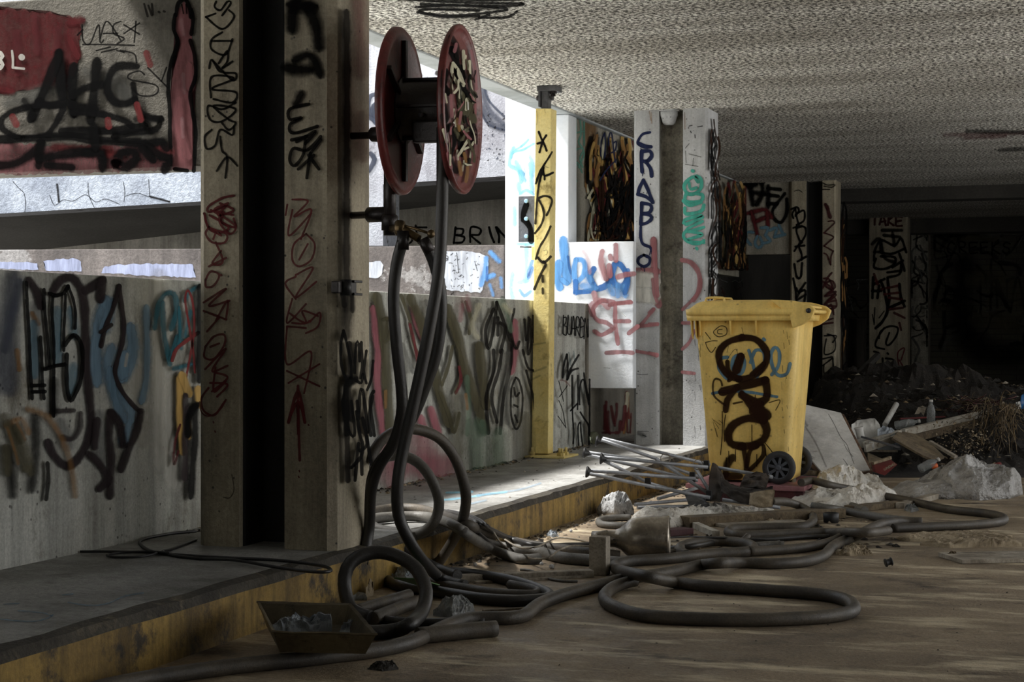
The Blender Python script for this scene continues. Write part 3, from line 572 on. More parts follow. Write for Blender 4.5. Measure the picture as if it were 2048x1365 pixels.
G(m, pl, ZG, '''
k 15 .35 .92: 870,440 840,490 850,530 ; 830,450 880,430 900,460 870,510 ; 870,500 940,460 955,510 940,560 880,590 ; 870,450 880,520 900,590 ; 850,620 920,600 960,620 ; 880,600 880,660 910,740 ; 880,620 950,610 965,670 930,740 ; 920,740 860,830 ; 930,750 900,780
k 17 .35 .92: 870,790 950,780 ; 900,790 925,860 925,910 ; 890,925 970,880 ; 860,950 880,1060 900,1080 ; 930,940 920,1060 900,1080 ; 850,1080 870,1180 880,1290 ; 880,1170 900,1200 960,1120 ; 900,1210 960,1190 950,1300
k 6 .5 .8: 860,285 900,275 930,295
k 9 .6 .8: 1120,210 1160,230 1220,225 ; 1130,240 1200,250 1230,230 ; 1120,270 1180,270
br 26 .6 .9: 1145,410 1160,440 ; 1160,430 1175,490 1185,520
br 11 .35 .9: 1170,560 1210,555 1225,575 1180,620 1130,665 ; 1130,665 1200,690 1215,710 1170,750 1130,785 ; 1130,785 1180,810 1210,830 ; 1130,850 1160,870 1190,955 ; 1190,955 1195,880 1215,830
br 14 .35 .9: 1200,1030 1160,1080 1120,1165 ; 1130,1080 1180,1090 1210,1180 1140,1140 1200,1100 1230,1160 1160,1220 1240,1200 1160,1290 1240,1280 ; 1130,1320 1220,1250 1240,1340 1140,1365
''', 1.3)
G(m, pl, ZM, '''
br 12 .35 .9: 1050,10 1110,60 1060,100 1130,90 1070,150 1130,160 ; 1060,200 1100,150 1115,210 ; 1060,160 1060,240 1110,235 ; 1045,270 1110,260
k 10 .4 .9: 1060,340 1130,340 1110,380 ; 1070,360 1060,450 1120,430 1120,350 1080,330 ; 1050,480 1110,470 1050,520 ; 1110,480 1110,560 1060,570 1055,520
k 26 .5 .9: 900,300 940,330 940,400 ; 905,420 945,440 930,500 910,540 ; 900,480 930,580 ; 890,330 900,400
k 14 .4 .9: 890,110 920,60 ; 900,120 945,90''')
pl = YP(YC); scrib(m, pl, (1682, 370, 1690, 770), 22, ['k', 'oc', 'bn', 'K'], (3, 5), (40, 110), 90, 12, .3, 18)
struct(m, 'pillar', 'beige pillar behind the bin reading BRINK')
X4 = 23.8
m = MB(); m.prism([(X4, YC - .08, ZT - .02), (X4, yx(1738, X4), ZT - .02), (X4 + .3, yx(1738, X4), ZT - .02), (X4 + .3, YC - .08, ZT - .02)], (0, 0, 2.42), 'beige', .02)
pl = XP(X4)
word(m, pl, 'IAKE', 1744, 430, 13, 1, -1, 19, 16, 1, 5, 'br', .4, jit=.05)
G(m, pl, ZN, '''
k 22 .7 .8: 490,240 600,240 ; 500,270 590,280 ; 480,300 500,400 560,430 ; 550,260 560,330 ; 430,320 470,290 480,360
k 15 .5 .92: 440,370 480,300 560,330 600,290 630,370 ; 440,420 450,370 540,380 620,350 ; 450,410 440,460 500,470 560,440 560,400 480,395 ; 520,490 600,480 ; 600,440 590,500 520,520 ; 550,460 610,420 ; 590,380 610,440 620,480
k 19 .4 .93: 435,520 430,640 ; 440,560 500,530 ; 470,570 460,640 ; 480,540 500,600 520,710 490,780 450,820 ; 520,530 530,640 520,700 ; 530,700 620,660 ; 590,560 600,640 620,690 ; 430,600 480,600
dr 14 .5 .8: 480,590 580,570 ; 500,620 590,610 ; 530,640 600,650 ; 440,500 460,560 ; 530,710 610,700 ; 560,730 620,760 ; 590,790 600,830
k 13 .35 .93: 470,880 480,840 530,810 580,820 570,870 530,920 510,910 530,850 ; 500,820 460,880 450,930 500,945 ; 520,970 524,974 ; 490,1000 500,1050 550,1050 555,1010 510,1000 ; 440,1090 480,1110 540,1100 ; 440,960 470,970 460,1000 420,1070 400,1110 ; 470,1150 500,1120 560,1130
k 8 .4 .85: 430,740 440,790 ; 445,700 440,800 ; 470,760 500,720
rd 9 .4 .85: 590,1060 580,970 620,940 600,1010 ; 590,1010 620,1070 590,1070 ; 570,1080 600,1140 580,1140
''')
struct(m, 'pillar', 'farthest pillar, beige, crowded with black tags')
# spandrels over the openings
m = MB(); m.box((5.9, yx(395, 5.9) - .25, 1.585), (6.12, 6.2, 2.262), 'spand', .006); pl = XP(5.9)
m.fill(pl, [(-40, 12), (60, 22), (110, 26), (150, 34), (160, 60), (158, 120), (150, 150), (130, 168), (60, 178), (20, 188), (-40, 185)], C['dr'], .92, 4, 2, .85)
m.fill(pl, [(0, 285), (120, 292), (240, 292), (340, 286), (345, 342), (0, 350)], C['pk'], .85, 3, 3, .8)
m.fill(pl, [(350, 30), (368, 2), (384, 30), (384, 80), (392, 110), (392, 180), (384, 200), (388, 340), (345, 340), (344, 280), (340, 190), (350, 130), (362, 90), (352, 60)], C['pk'], .95, 1, 4, .95)
G(m, pl, ZA, '''
dr 60 .9 .9: 0,520 60,530 ; 300,490 380,500 ; 420,130 470,120 ; 410,230 450,320
rd 50 1 .5: 100,200 110,420 ; 340,180 330,400 ; 210,100 220,300
g 90 1 .6: 60,600 200,560 300,520 ; 520,420 620,460 720,560 ; 700,460 760,560
g 60 1 .5: 760,760 860,780
w 24 .2 .85: 5,310 20,330 5,345 ; 5,355 20,380 5,400
w 14 .15 .8: 75,300 80,345 80,395 ; 80,397 110,400 145,403
w 36 .2 .8: 131,335 133,337
r 50 .9 .7: 320,860 500,865 640,870 ; 620,900 720,900 ; 920,880 1000,890
pk2 24 1 .5: 330,900 420,890
pk 70 .8 .8: 1110,400 1110,500 ; 1050,600 1050,740 1100,900
pk2 26 1 .5: 1065,120 1080,200 ; 1075,440 1085,540 ; 1070,700 1075,800
k 26 .4 .95: 1035,90 1050,20 1090,0 1115,50 1120,100 ; 1030,90 1022,170 1045,240 1030,300 1000,400 990,520 1000,650 1000,780 1005,860
k 26 .4 .95: 1125,60 1135,120 1125,200 ; 1120,240 1145,330 1150,450 1120,540 1130,640 1150,760 1145,900 1140,1000 ; 1030,990 1100,1000
k 10 .4 .9: 1070,30 1080,80 ; 1095,30 1100,80
k 62 .6 .96: 355,320 360,440 370,560 ; 350,330 290,480 220,640 195,690 ; 440,400 430,520 440,660 ; 575,370 560,520 540,700
k 50 .6 .95: 240,600 300,620 380,600 ; 440,560 500,520 600,500 ; 430,620 560,640 ; 800,390 700,390 650,450 640,540 680,600 740,610 790,590
k 40 .6 .95: 380,620 240,620 100,650 20,700 30,760 120,810 ; 380,640 340,720 290,790 ; 440,660 600,670 740,710 780,740 ; 790,500 810,620 860,680 950,700 ; 950,700 920,760 780,780 680,800
k 50 .5 .95: 380,770 560,770 700,765 850,740 ; -20,820 200,810 400,800 560,820 850,840
k 16 .4 .95: 100,805 400,798 620,825 860,835
k 60 .7 .95: -10,970 100,960 200,900 250,850 ; 250,850 240,960 ; 250,930 420,900 540,890 ; 300,970 420,980 ; 520,900 600,900 610,980 ; 560,750 570,860
k 60 .6 .95: 690,960 720,900 800,890 810,930 750,980 690,960 ; 870,850 960,830 980,860 ; 880,870 960,920 1000,930 980,990 ; 850,880 900,930
k 50 .8 .8: 160,600 200,680 ; 820,700 920,700
k 10 .3 .9: 495,150 500,240 540,260 590,150 600,250 620,240 ; 600,230 640,130 720,240 ; 620,200 700,200 ; 720,130 680,150 680,200 740,230 700,260 ; 740,200 830,140 ; 740,150 830,205 ; 810,130 800,250 ; 500,265 620,265 800,270 ; 580,300 660,280 ; 610,310 700,290 ; 700,300 740,310 ; 470,210 500,180
k 10 .3 .9: 860,440 830,420 770,440 780,470 920,500 940,540 900,565 830,560 790,520 ; 880,400 1000,520 ; 960,480 990,400 ; 720,300 800,320 815,370
K 14 .4 .8: 860,30 880,100 ; 885,40 905,95 ; 905,30 912,90 ; 945,75 950,78 ; 975,72 980,74
r 40 .5 .8: 875,320 895,380 ; 820,620 840,700 ; 650,710 655,740 ; 95,690 115,730
''')
struct(m, 'wall_spandrel', 'hanging wall panel with red paint and black tags above the parapet')
m = MB(); m.prism([(12.0, 3.6, 1.53), (17.86, 3.6, 1.53), (17.86, 3.6, 2.49), (12.0, 3.6, 2.49)], (0, .16, 0), 'conc', .006); pl = YP(3.6)
G(m, pl, (0, 0, 1), 'oc 14 .9 .6: 1174,240 1176,300 1175,330 ; 1186,250 1190,310\ng 22 1 .4: 1150,300 1150,470 ; 1180,400 1180,480')
G(m, pl, ZK, 'sg 26 .4 .85: 1040,540 1060,640 1030,720 ; 1090,560 1100,700 1080,880 1100,960 ; 1150,560 1160,760 1130,860 1190,960 1150,1060 1180,1180 ; 1200,600 1200,900 ; 1020,760 1200,720 ; 1030,900 1060,1060 1050,1240 1100,1360 ; 1100,1160 1040,1200')
G(m, pl, ZE, 'sg 10 .4 .8: 1440,-270 1450,-180 1470,-220 1500,-160 ; 1450,-290 1500,-300 1510,-260 1480,-190')
scrib(m, pl, (1172, 270, 1262, 480), 130, ['oc', 'cr', 'y', 'dr', 'oc', 'K'], (4, 10), (30, 100), 88, 8, .3, 21, .5, .85)
scrib(m, pl, (1190, 300, 1262, 482), 60, ['k', 'k', 'K', 'bn'], (3, 7), (30, 120), 90, 12, .35, 22, .4, .92)
G(m, pl, ZK, '''
nv 22 .35 .95: 1330,1040 1340,860 1380,750 ; 1380,750 1390,900 1380,1060 ; 1430,900 1440,780 1460,740 1480,800 1500,1000 1520,1120 ; 1500,870 1530,860 1520,960 1470,1000 ; 1320,1350 1370,1270 1440,1180 1530,1090
k 14 .35 .9: 1290,960 1280,1020 1300,1040 ; 1230,1100 1240,1040 1270,1080 1260,1200 ; 1560,1040 1590,960''')
G(m, pl, ZH, 'k 16 .35 .9: 640,220 630,80 650,0 670,60 660,200 640,400 ; 690,10 690,200 ; 720,30 720,280 ; 600,270 780,280 ; 630,240 630,300 ; 760,100 730,230 740,300')
scrib(m, pl, (1436, 362, 1480, 536), 90, ['oc', 'y', 'dr', 'ol', 'oc'], (4, 8), (30, 80), 88, 10, .3, 23, .6, .8)
scrib(m, pl, (1436, 362, 1480, 540), 36, ['k', 'bn', 'K'], (2, 5), (30, 90), 88, 14, .3, 24, .4, .9)
struct(m, 'wall_spandrel', 'hanging wall panel tangled with brown and black paint')
m = MB(); m.box((17.86, yx(1581, 17.86) - .1, 1.76), (18.04, 3.76, 2.51), 'conc', .008); pl = XP(17.86)
G(m, pl, ZG, '''
k 46 .9 .92: 390,200 440,240 500,230 ; 450,220 480,400 ; 560,190 570,300 520,400 ; 490,300 580,310 ; 620,250 620,420
k 30 .7 .92: 620,260 730,270 ; 620,320 710,330 ; 620,400 700,400 ; 770,310 700,400 660,470 680,540 740,570 790,480 790,360
k 50 1 .6: 380,220 560,210
dr 40 .8 .9: 420,490 500,470 600,455 650,520 ; 470,480 500,580 520,670 ; 610,480 620,600 ; 520,560 580,530
sb 30 .8 .85: 480,660 430,660 420,720 460,770 ; 520,700 500,760 530,800 570,770 550,710 ; 570,760 640,740 600,690 ; 560,620 620,620 600,680 ; 640,640 700,620 680,700 ; 690,700 770,680 ; 720,600 750,660
''', 1.15)
struct(m, 'wall_spandrel', 'dim hanging panel with red letters beside the BRINK pillar')
# white cross wall: tall pier and low band (one L shape)
XT = 11.74
zb0, zb1 = .567, 1.588; yB, yA = yx(1137, XT), yx(1010, XT)
m = MB(); m.prism([(XT, yx(1267, XT), zb0), (XT, yB - .0, zb0), (XT, yB, 0), (XT, yA, 0), (XT, yA, 3.6), (XT, 3.74, 3.6), (XT, 3.74, 2.486), (XT, yB, 2.486), (XT, yB, zb1), (XT, yx(1267, XT), zb1)], (.2, 0, 0), 'tower', .006); pl = XP(XT)
G(m, pl, ZK, '''
cy 60 .9 .6: 300,940 260,1040 250,1150 330,1200 420,1260 ; 380,1250 400,1363
cy 30 .8 .8: 330,960 420,900 490,830 ; 270,1060 300,990 420,960 560,880
cy 70 1 .5: 520,1060 560,1180 540,1280
bl2 8 .5 .5: 440,1180 450,1250 430,1320''')
G(m, pl, ZJ, '''
cy 60 1 .6: 1600,-20 1640,60 1680,150 ; 1620,200 1630,260 ; 1740,0 1750,150 1760,260 ; 1580,450 1580,600
cy 34 .9 .7: 1640,300 1700,260 1770,300 ; 1620,810 1770,810
cy 60 1 .5: 1700,840 1700,1000 1690,1180 ; 1560,1120 1540,1260 1560,1360 ; 1640,1200 1700,1190
bl2 40 .8 .7: 1730,1080 1720,1160 1760,1060 ; 1640,1290 1680,1340 1740,1300 ; 1770,960 1740,1050
''')
G(m, pl, ZH, '''
bl2 100 .6 .95: 300,400 310,520 320,700 350,900 ; 240,700 220,860 250,980
b 30 .4 .8: 360,600 390,780 440,880
bl2 60 .6 .95: 470,640 530,640 580,700 560,840 480,920 ; 460,650 440,760 450,900 ; 340,940 290,900
b 70 .35 .95: 690,760 640,850 690,960 740,1010 860,960 920,840 960,700 1030,700 1100,800 1120,900 1080,1020 ; 920,850 960,950 1060,980 1120,900
b 60 .35 .95: 460,920 460,1060 ; 460,1060 560,1050 700,1030
bl2 90 .9 .7: 1000,980 1000,1080 ; 1080,1000 1090,1080 ; 620,840 640,900 ; 560,980 700,1000 ; 900,1000 930,1060
b 50 .5 .8: 1130,780 1130,940 1090,1060
pk 60 .5 .8: 800,540 780,650 820,780 850,880 ; 975,460 975,640 ; 905,600 910,620 ; 890,720 900,840 ; 1010,860 1100,830 1200,820
pk2 80 .9 .6: 800,650 790,760 830,860
pk2 50 .9 .4: 560,540 620,640 640,800
pk2 70 .5 .8: 700,1080 720,1180 660,1230 680,1330 ; 740,1160 820,1180 870,1240
pk 50 .4 .8: 900,1220 1030,1190 1160,1180
''', 1.15)
G(m, pl, ZE, '''
pk 26 .5 .85: 1690,600 1620,590 1570,640 1590,700 1650,720 1690,750 ; 1580,770 1620,790 1680,760
pk 28 .45 .85: 1680,610 1790,600 ; 1700,620 1700,720 1715,840 ; 1700,710 1780,710 ; 1650,895 1740,890 1800,895 ; 1780,780 1830,740
''')
scrib(m, pl, (1140, 545, 1265, 775), 8, ['w', 'gy'], (1.5, 2.5), (5, 12), 90, 90, .2, 31, .9, .4)
struct(m, 'wall_cross', 'white cross wall with blue scrawl and faded pink letters')
# outdoor ramp structure
XR, XL = 13.3, 11.95
bl = [(-260, 441), (0, 427), (395, 403), (735, 374), (735, 492), (766, 492), (766, 369), (1012, 352), (1050, 350)]
m = MB(); base = [onx(a, b, XR) for a, b in bl]; up = 5.2
m.prism([Vector((XR, base[0].y, up))] + base + [Vector((XR, base[-1].y, up))], (.35, 0, 0), 'ramp'); pl = XP(XR)
# peeling plaster face on the left stretch of the ramp edge
m.prism([onx(-100, 434, XR), onx(0, 428, XR), onx(395, 404, XR), onx(520, 394, XR), onx(520, 300, XR), onx(-100, 300, XR)], (-.02, 0, 0), 'crack')
G(m, (Vector((XR - .02, 0, 0)), Vector((-1, 0, 0))), ZA, 'k 4 .4 .8: 75,1060 110,1100 140,1130 150,1190 145,1240 ; 290,1140 320,1200 370,1170 430,1175 500,1140 560,1180 620,1165 700,1195 ; 720,1060 730,1120 725,1180 ; 730,1150 800,1130 870,1150 990,1180 ; 870,1050 875,1150 ; 515,1070 520,1140 550,1210\nK 12 .6 .8: 880,1150 940,1165 990,1180 ; 335,1080 345,1180')
G(m, pl, ZD, '''
sl 30 .4 .85: 310,550 270,560 252,600 262,660 300,720 ; 320,600 285,620 285,670 310,700 ; 265,690 300,710 ; 270,900 290,930 270,980 255,1000
sl 40 .9 .6: 920,500 940,600 990,680 1065,740 ; 915,620 960,700 1000,740 1065,757
sl 14 .4 .8: 912,650 960,730 1065,765 ; 930,490 960,590 1070,700 ; 1055,790 1065,860 ; 1120,570 1140,610 1160,640
''')
scrib(m, pl, (900, 225, 1010, 335), 70, ['K', 'sl'], (1.5, 3.5), (1, 3), 0, 180, 1, 33, .5, .8)
struct(m, 'wall_ramp', 'tall speckled white ramp wall outside')
m = MB(); a, b, c, d = [onx(p, q, XR + .3) for p, q in ((-260, 441), (1050, 350), (1050, 340), (-260, 430))]
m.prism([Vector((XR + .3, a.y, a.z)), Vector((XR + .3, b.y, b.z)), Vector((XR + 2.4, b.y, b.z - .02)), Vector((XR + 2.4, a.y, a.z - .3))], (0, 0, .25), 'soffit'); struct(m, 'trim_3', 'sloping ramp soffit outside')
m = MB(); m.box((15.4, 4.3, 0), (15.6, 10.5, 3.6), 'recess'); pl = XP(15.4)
word(m, pl, 'BR', 908, 456, 24, 1, -2, 30, 32, -1, 5, 'k', .35, seed=2, jit=.04)
G(m, pl, ZJ, 'k 26 .35 .95: 1320,640 1340,720 1370,790 ; 1390,640 1420,720 1420,790 ; 1400,640 1440,690 1490,740\nk 22 .4 .9: 570,620 580,700 600,800 ; 500,650 600,640 680,640 ; 540,700 530,780 480,810 430,790 ; 290,760 260,720 300,700 340,780 ; 270,760 340,800')
struct(m, 'wall_recess', 'shaded drip-stained wall under the ramp')
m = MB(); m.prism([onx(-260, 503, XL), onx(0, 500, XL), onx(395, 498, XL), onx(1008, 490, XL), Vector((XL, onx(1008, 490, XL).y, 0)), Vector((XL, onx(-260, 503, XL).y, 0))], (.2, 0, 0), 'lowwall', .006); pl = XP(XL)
G(m, pl, ZB, 'gy 60 .9 .0: 0,0 1,1\nlb 34 .3 .0: 0,0 1,1')
PB = srgb(140, 148, 178); PW = srgb(176, 182, 194)
for q, pts in enumerate(([(-20, 524), (40, 524), (75, 526), (77, 541), (-20, 536)], [(88, 522), (120, 519), (150, 517), (163, 524), (164, 544), (92, 541)], [(205, 536), (230, 530), (300, 528), (385, 528), (391, 556), (300, 552), (202, 546)])): m.fill(pl, pts, PB, .95, 1.5, q, 1.2)
for q, pts in enumerate(([(732, 524), (760, 522), (766, 532), (764, 552), (750, 558), (732, 556)], [(884, 503), (930, 502), (965, 508), (974, 516), (978, 540), (962, 586), (930, 584), (880, 578), (866, 560), (860, 540), (880, 530)])): m.fill(pl, pts, PW, .95, 1.5, q + 5, 1.15)
G(m, pl, ZJ, 'k 10 .9 .6: 990,900 1000,1000 1010,1100 ; 1180,1010 1200,1080\nbl2 60 .9 .7: 1290,960 1280,1080 1240,1220 ; 1340,900 1420,980 ; 1310,1150 1360,1130\nb 26 .7 .6: 1300,1050 1300,1180\nbl2 40 1 .5: 1440,1160 1450,1250 ; 1330,1230 1360,1330')
scrib(m, pl, (880, 500, 960, 590), 60, ['K', 'K', 'g'], (1.5, 3), (1, 5), 0, 180, 1, 34, .5, .7)
struct(m, 'wall_outer', 'weathered low wall outside with patches of lilac paint')
m = MB(); m.box((12.2, 3.86, 0), (27, 3.98, 2.7), 'dark'); m.box((12.2, 3.74, 2.6), (27.2, 3.98, 2.8), 'dark'); pl = YP(3.86)  # second box is a roof strip added to keep the far region dark
scrib(m, pl, (1436, 552, 1484, 600), 14, ['g', 'gy', 'dr', 'k'], (2, 3), (12, 30), 0, 180, 1, 36, .5, .5); struct(m, 'wall_side', 'dark wall beyond the far parapet')
m = MB(); m.box((-4, 3.72, 2.6), (5.6, 9.0, 2.85), 'conc'); struct(m, 'shade_deck', 'added unseen deck overhead outside, shading the left front')  # deck added out of view to darken the left front
m = MB(); m.box((4.5, 3.66, .002), (11.7, 8.5, .02), 'ground'); m.box((-12, 8.5, -.2), (32, 40, 0), 'dark'); m.box((-12, 3.66, .0), (4.5, 8.5, .015), 'dark'); m.box((12.2, 3.9, .002), (30, 8.5, .02), 'dark'); struct(m, 'ground_outside', 'unseen ground outside, pale near the parapet to bounce sun')  # out of view: pale area added to bounce sun, dark areas to cut it
# back wall and unseen light-blocking side and rear walls
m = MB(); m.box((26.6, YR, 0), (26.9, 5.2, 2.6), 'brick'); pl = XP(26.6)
scrib(m, pl, (1490, 520, 1575, 600), 26, ['k', 'g', 'gy', 'k', 'dr'], (2, 5), (20, 50), 0, 180, .9, 41, .6, .6)
scrib(m, pl, (1692, 560, 1736, 700), 22, ['gy', 'k', 'g', 'k'], (2, 5), (20, 60), 0, 180, .9, 42, .6, .6)
scrib(m, pl, (1870, 470, 2048, 700), 46, ['k', 'k', 'k', 'ol', 'g'], (3, 12), (30, 120), 0, 180, .9, 43, .7, .6)
word(m, pl, 'CREEKS', 1895, 485, 16, 0, 0, 22, 22, 0, 4, 'k', .5)
word(m, pl, 'HEY', 1945, 612, 14, 0, 0, 24, 18, 0, 2.5, 'g', .5, .7)
word(m, pl, 'HNA', 1960, 560, 26, 0, 0, 60, 32, 0, 6, 'k', .6, .6)
G(m, pl, (0, 0, 1), 'k 60 1 .7: 1930,540 1925,640 1960,700 2020,710\nol 40 1 .5: 1950,560 2000,560 2040,600 ; 1960,640 2030,650')
struct(m, 'wall_back')
m = MB(); m.box((25.2, yx(1857, 25.2), 0), (25.5, yx(1822, 25.2), 2.5), 'groove', .02); pl = XP(25.2)
scrib(m, pl, (1824, 460, 1854, 740), 34, ['k', 'K', 'g'], (3, 6), (30, 70), 90, 90, .9, 44, .6, .8); struct(m, 'pillar', 'narrow dim pier against the back wall')
m = MB(); m.box((16.5, YR - .2, 0), (27.2, YR, 2.8), 'dark'); m.box((-4, YR - .2, 0), (3.6, YR, 2.8), 'dark'); struct(m, 'light_block_right')  # unseen lengths that block side light, open between them
m = MB(); m.box((-4.2, YR - .2, 0), (-4, 3.7, 2.8), 'dark'); struct(m, 'light_block_rear')  # added behind the camera to keep light off the near left
# ------------------------------------------------------------ things
def one(mb, name, label, cat, origin, group=None): return mb.build(name, origin=origin, label=label, category=cat, group=group)
def lerp_tab(tab, x):
    if x <= tab[0][0]: return tab[0][1]
    for a, b in zip(tab[:-1], tab[1:]):
        if x <= b[0]: return a[1] + (b[1] - a[1]) * (x - a[0]) / (b[0] - a[0])
    return tab[-1][1]
# --- wheelie bin, long side facing -X
XB, ZB0 = 9.82, .10
def bin_build():
    def yb(px): return onx(px, 700, XB).y
    ya0, yb0 = yb(1414), yb(1573); ya1, yb1 = yb(1388), yb(1597)
    zt = onx(1490, 640, XB - .03).z
    t = thing('wheelie_bin', (XB + .25, (ya0 + yb0) / 2, ZB0), 'tall yellow two-wheeled rubbish bin with dripping black letters and a closed lid', 'bin')
    def rr(xa, xb_, y1, y2, r, z, bow=0):
        pts = []
        for cx_, cy_, a0 in ((xa + r, y2 + r, 180), (xb_ - r, y2 + r, 270), (xb_ - r, y1 - r, 0), (xa + r, y1 - r, 90)):
            for k in range(7):
                a = math.radians(a0 + k * 15); pts.append(Vector((cx_ + r * math.cos(a), cy_ + r * math.sin(a), z)))
        return pts
    m = MB(); L = []
    for f, zz in ((0, ZB0 + .012), (.02, ZB0 + .04), (.3, None), (.6, None), (.9, None), (1, zt)):
        z = zz if zz is not None else ZB0 + .04 + (zt - ZB0 - .04) * f
        L.append(rr(XB + .05 * (1 - f), XB + .58 - .06 * (1 - f), ya0 + (ya1 - ya0) * f, yb0 + (yb1 - yb0) * f, .05, z))
    m.loft(L, 'binyellow')
    p0 = Vector((XB + .05, 0, ZB0 + .04)); n = Vector((-(zt - ZB0 - .04), 0, -.05)).normalized(); pl = (p0, n)
    G(m, pl, ZM, '''
b 20 .4 .0: 0,0 1,1''' if 0 else '''
sb 17 .35 .92: 470,470 430,480 420,540 470,600 510,560 ; 540,560 500,540 510,470 550,460 575,500 560,560 520,590 ; 600,430 620,490 640,580 ; 610,500 640,430 690,440 690,520 650,590 ; 690,360 694,364 ; 740,575 780,520 785,440 760,410 735,450 745,530 780,580 830,570 850,510
sb 14 .3 .92: 380,690 470,675 600,682 770,710
bn 34 .35 .93: 560,350 470,380 420,440 430,520 480,580 540,600 ; 560,350 640,360 700,420 710,480 680,540 610,590 540,605
bn 24 .35 .9: 470,500 480,560 540,600 ; 620,570 690,510
bn 44 .3 .96: 550,470 525,545
bn 20 .4 .9: 510,580 480,610
bn 40 .3 .93: 440,680 540,650 640,625 700,610 ; 700,610 710,660 705,720 650,745 560,700
bn 30 .35 .93: 530,650 500,690 470,730 460,790 ; 560,690 600,750 640,800
bn 60 .35 .94: 660,770 680,830 ; 640,800 700,820
bn 40 .35 .93: 690,850 600,840 520,870 480,920 490,990 560,1010 ; 620,1010 690,970 710,910 690,860 ; 560,1010 640,1005
bn 22 .4 .9: 620,1020 600,1060 590,1130 ; 690,1010 690,1060 650,1110 610,1150 ; 570,1020 580,1100 585,1160
bn 34 .5 .85: 500,1080 470,1120 460,1180 ; 460,1190 540,1190
bn 5 .4 .95: 440,800 440,930 430,1060 ; 460,820 450,900 455,980 ; 520,1030 520,1100 ; 620,880 620,980 ; 640,700 640,730 ; 700,1020 710,1090 ; 700,990 740,1040 755,1070 ; 465,1080 462,1140 ; 480,1040 482,1110 ; 650,1060 650,1130 ; 740,1060 730,1090
bn 10 .4 .9: 440,640 430,610 400,600 385,630 390,700 430,740 460,760 ; 510,750 560,740
bn 5 .4 .9: 725,745 790,730 765,790 ; 390,310 430,280 465,290 465,330 420,345 390,325 390,310 ; 440,300 415,305 415,325 440,328 ; 340,380 380,370 410,370 ; 340,380 350,410 375,440 400,410 ; 340,320 370,360
bn 3 .6 .7: 380,840 420,900 ; 390,850 430,880 ; 385,860 410,950 ; 400,900 415,955 ; 420,850 445,870 ; 560,290 570,330 ; 460,500 520,420 540,480 ; 480,400 470,440
bn 8 1 .35: 550,520 560,450 ; 300,420 300,460''', 1.3)
    rnd = random.Random(9)
    for i in range(26):
        x = rnd.uniform(275, 330) if i % 2 else rnd.uniform(800, 860); y = rnd.uniform(300, 1050); m.stroke(pl, PP(f'{x},{y} {x + 3},{y + rnd.uniform(15, 50)}', ZM), rnd.uniform(1, 2.2), C['bn'], .6, .6)
    m.build('bin_body', t)
    # rim, corner braces and ribs below the lid
    m = MB(); r0 = rr(XB - .03, XB + .61, ya1 + .045, yb1 - .03, .06, zt - .005); r1 = [p + UP * .03 for p in rr(XB - .035, XB + .615, ya1 + .05, yb1 - .035, .06, zt)]
    m.loft([r0, r1], 'binyellow')
    for px in (1463, 1514): y = yb(px); m.prism([(XB - .028, y, zt), (XB + .01, y, zt), (XB + .01, y, zt - .085), (XB - .006, y, zt - .085)], (0, .008, 0), 'binyellow')
    for px in (1385, 1393, 1402): y = yb(px); m.prism([(XB - .03, y, zt), (XB + .03, y, zt), (XB + .03, y, zt - .11), (XB + .0, y, zt - .09)], (0, .006, 0), 'binyellow')
    m.build('rim', t)
    # lid
    m = MB(); zl = zt + .028; ly1, ly2 = yb(1372), yb(1598)
    def lid(f, z, i): return rr(XB - .045 + i, XB + .625 - i, ly1 + .0 - i * 1.2, ly2 + i * 1.1, .06, z)
    m.loft([lid(0, zl, 0), lid(0, zl + .03, -.003), lid(0, zl + .036, .012), lid(0, zl + .070, .045), lid(0, zl + .082, .075), lid(0, zl + .086, .12)], 'binyellow')
    # hinge arms reaching the handle side
    ye = yb(1632)
    for x0 in (XB - .04, XB + .55):
        pts = [(x0, ly2 + .16, zl + .085), (x0, ly2 + .02, zl + .078), (x0, ye + .03, zl + .055), (x0, ye, zl + .03), (x0, ye + .02, zl - .02), (x0, ye + .07, zl - .055), (x0, ly2 + .03, zl - .075), (x0, ly2 + .05, zl)]
        m.prism(pts, (.05, 0, 0), 'binyellow', .008)
    m.prism([(XB - .0, ly2 + .02, zl + .070), (XB + .56, ly2 + .02, zl + .070), (XB + .56, ye + .05, zl + .052), (XB, ye + .05, zl + .052)], (0, 0, -.012), 'binyellow')
    ld = m.build('lid', t)
    for x0 in (XB - .041, XB + .601): m = MB(); m.lathe((x0, ye + .035, zl + .022), (-1 if x0 < XB + .3 else 1, 0, 0), [(0, .014), (.004, .014), (.004, .001)], 'hubdark', 14); m.build('hinge_pin', ld, label='black hinge pin')
    for k, xo in enumerate((.0, .22)):
        m = MB(); ha, hb = yb(1408), yb(1448); x0 = XB + .02 + xo
        m.tube(catmull([(x0, ha, zl + .045), (x0, ha - .006, zl + .085), (x0, ha - .02, zl + .098), (x0, hb + .02, zl + .098), (x0, hb + .004, zl + .09), (x0, hb, zl + .04)], .01), .007, 'binyellow', 8); m.build('lid_handle', ld)
    m = MB(); m.tube([(XB - .02, ye + .035, zl + .02), (XB + .6, ye + .035, zl + .02)], .012, 'binyellow', 10); m.build('handle_bar', t)
    # wheels
    yw = yb(1559) + .0; zw = ZB0 + .094
    m = MB(); m.tube([(XB - .02, yw, zw), (XB + .56, yw, zw)], .009, 'iron', 8); m.build('axle', t)
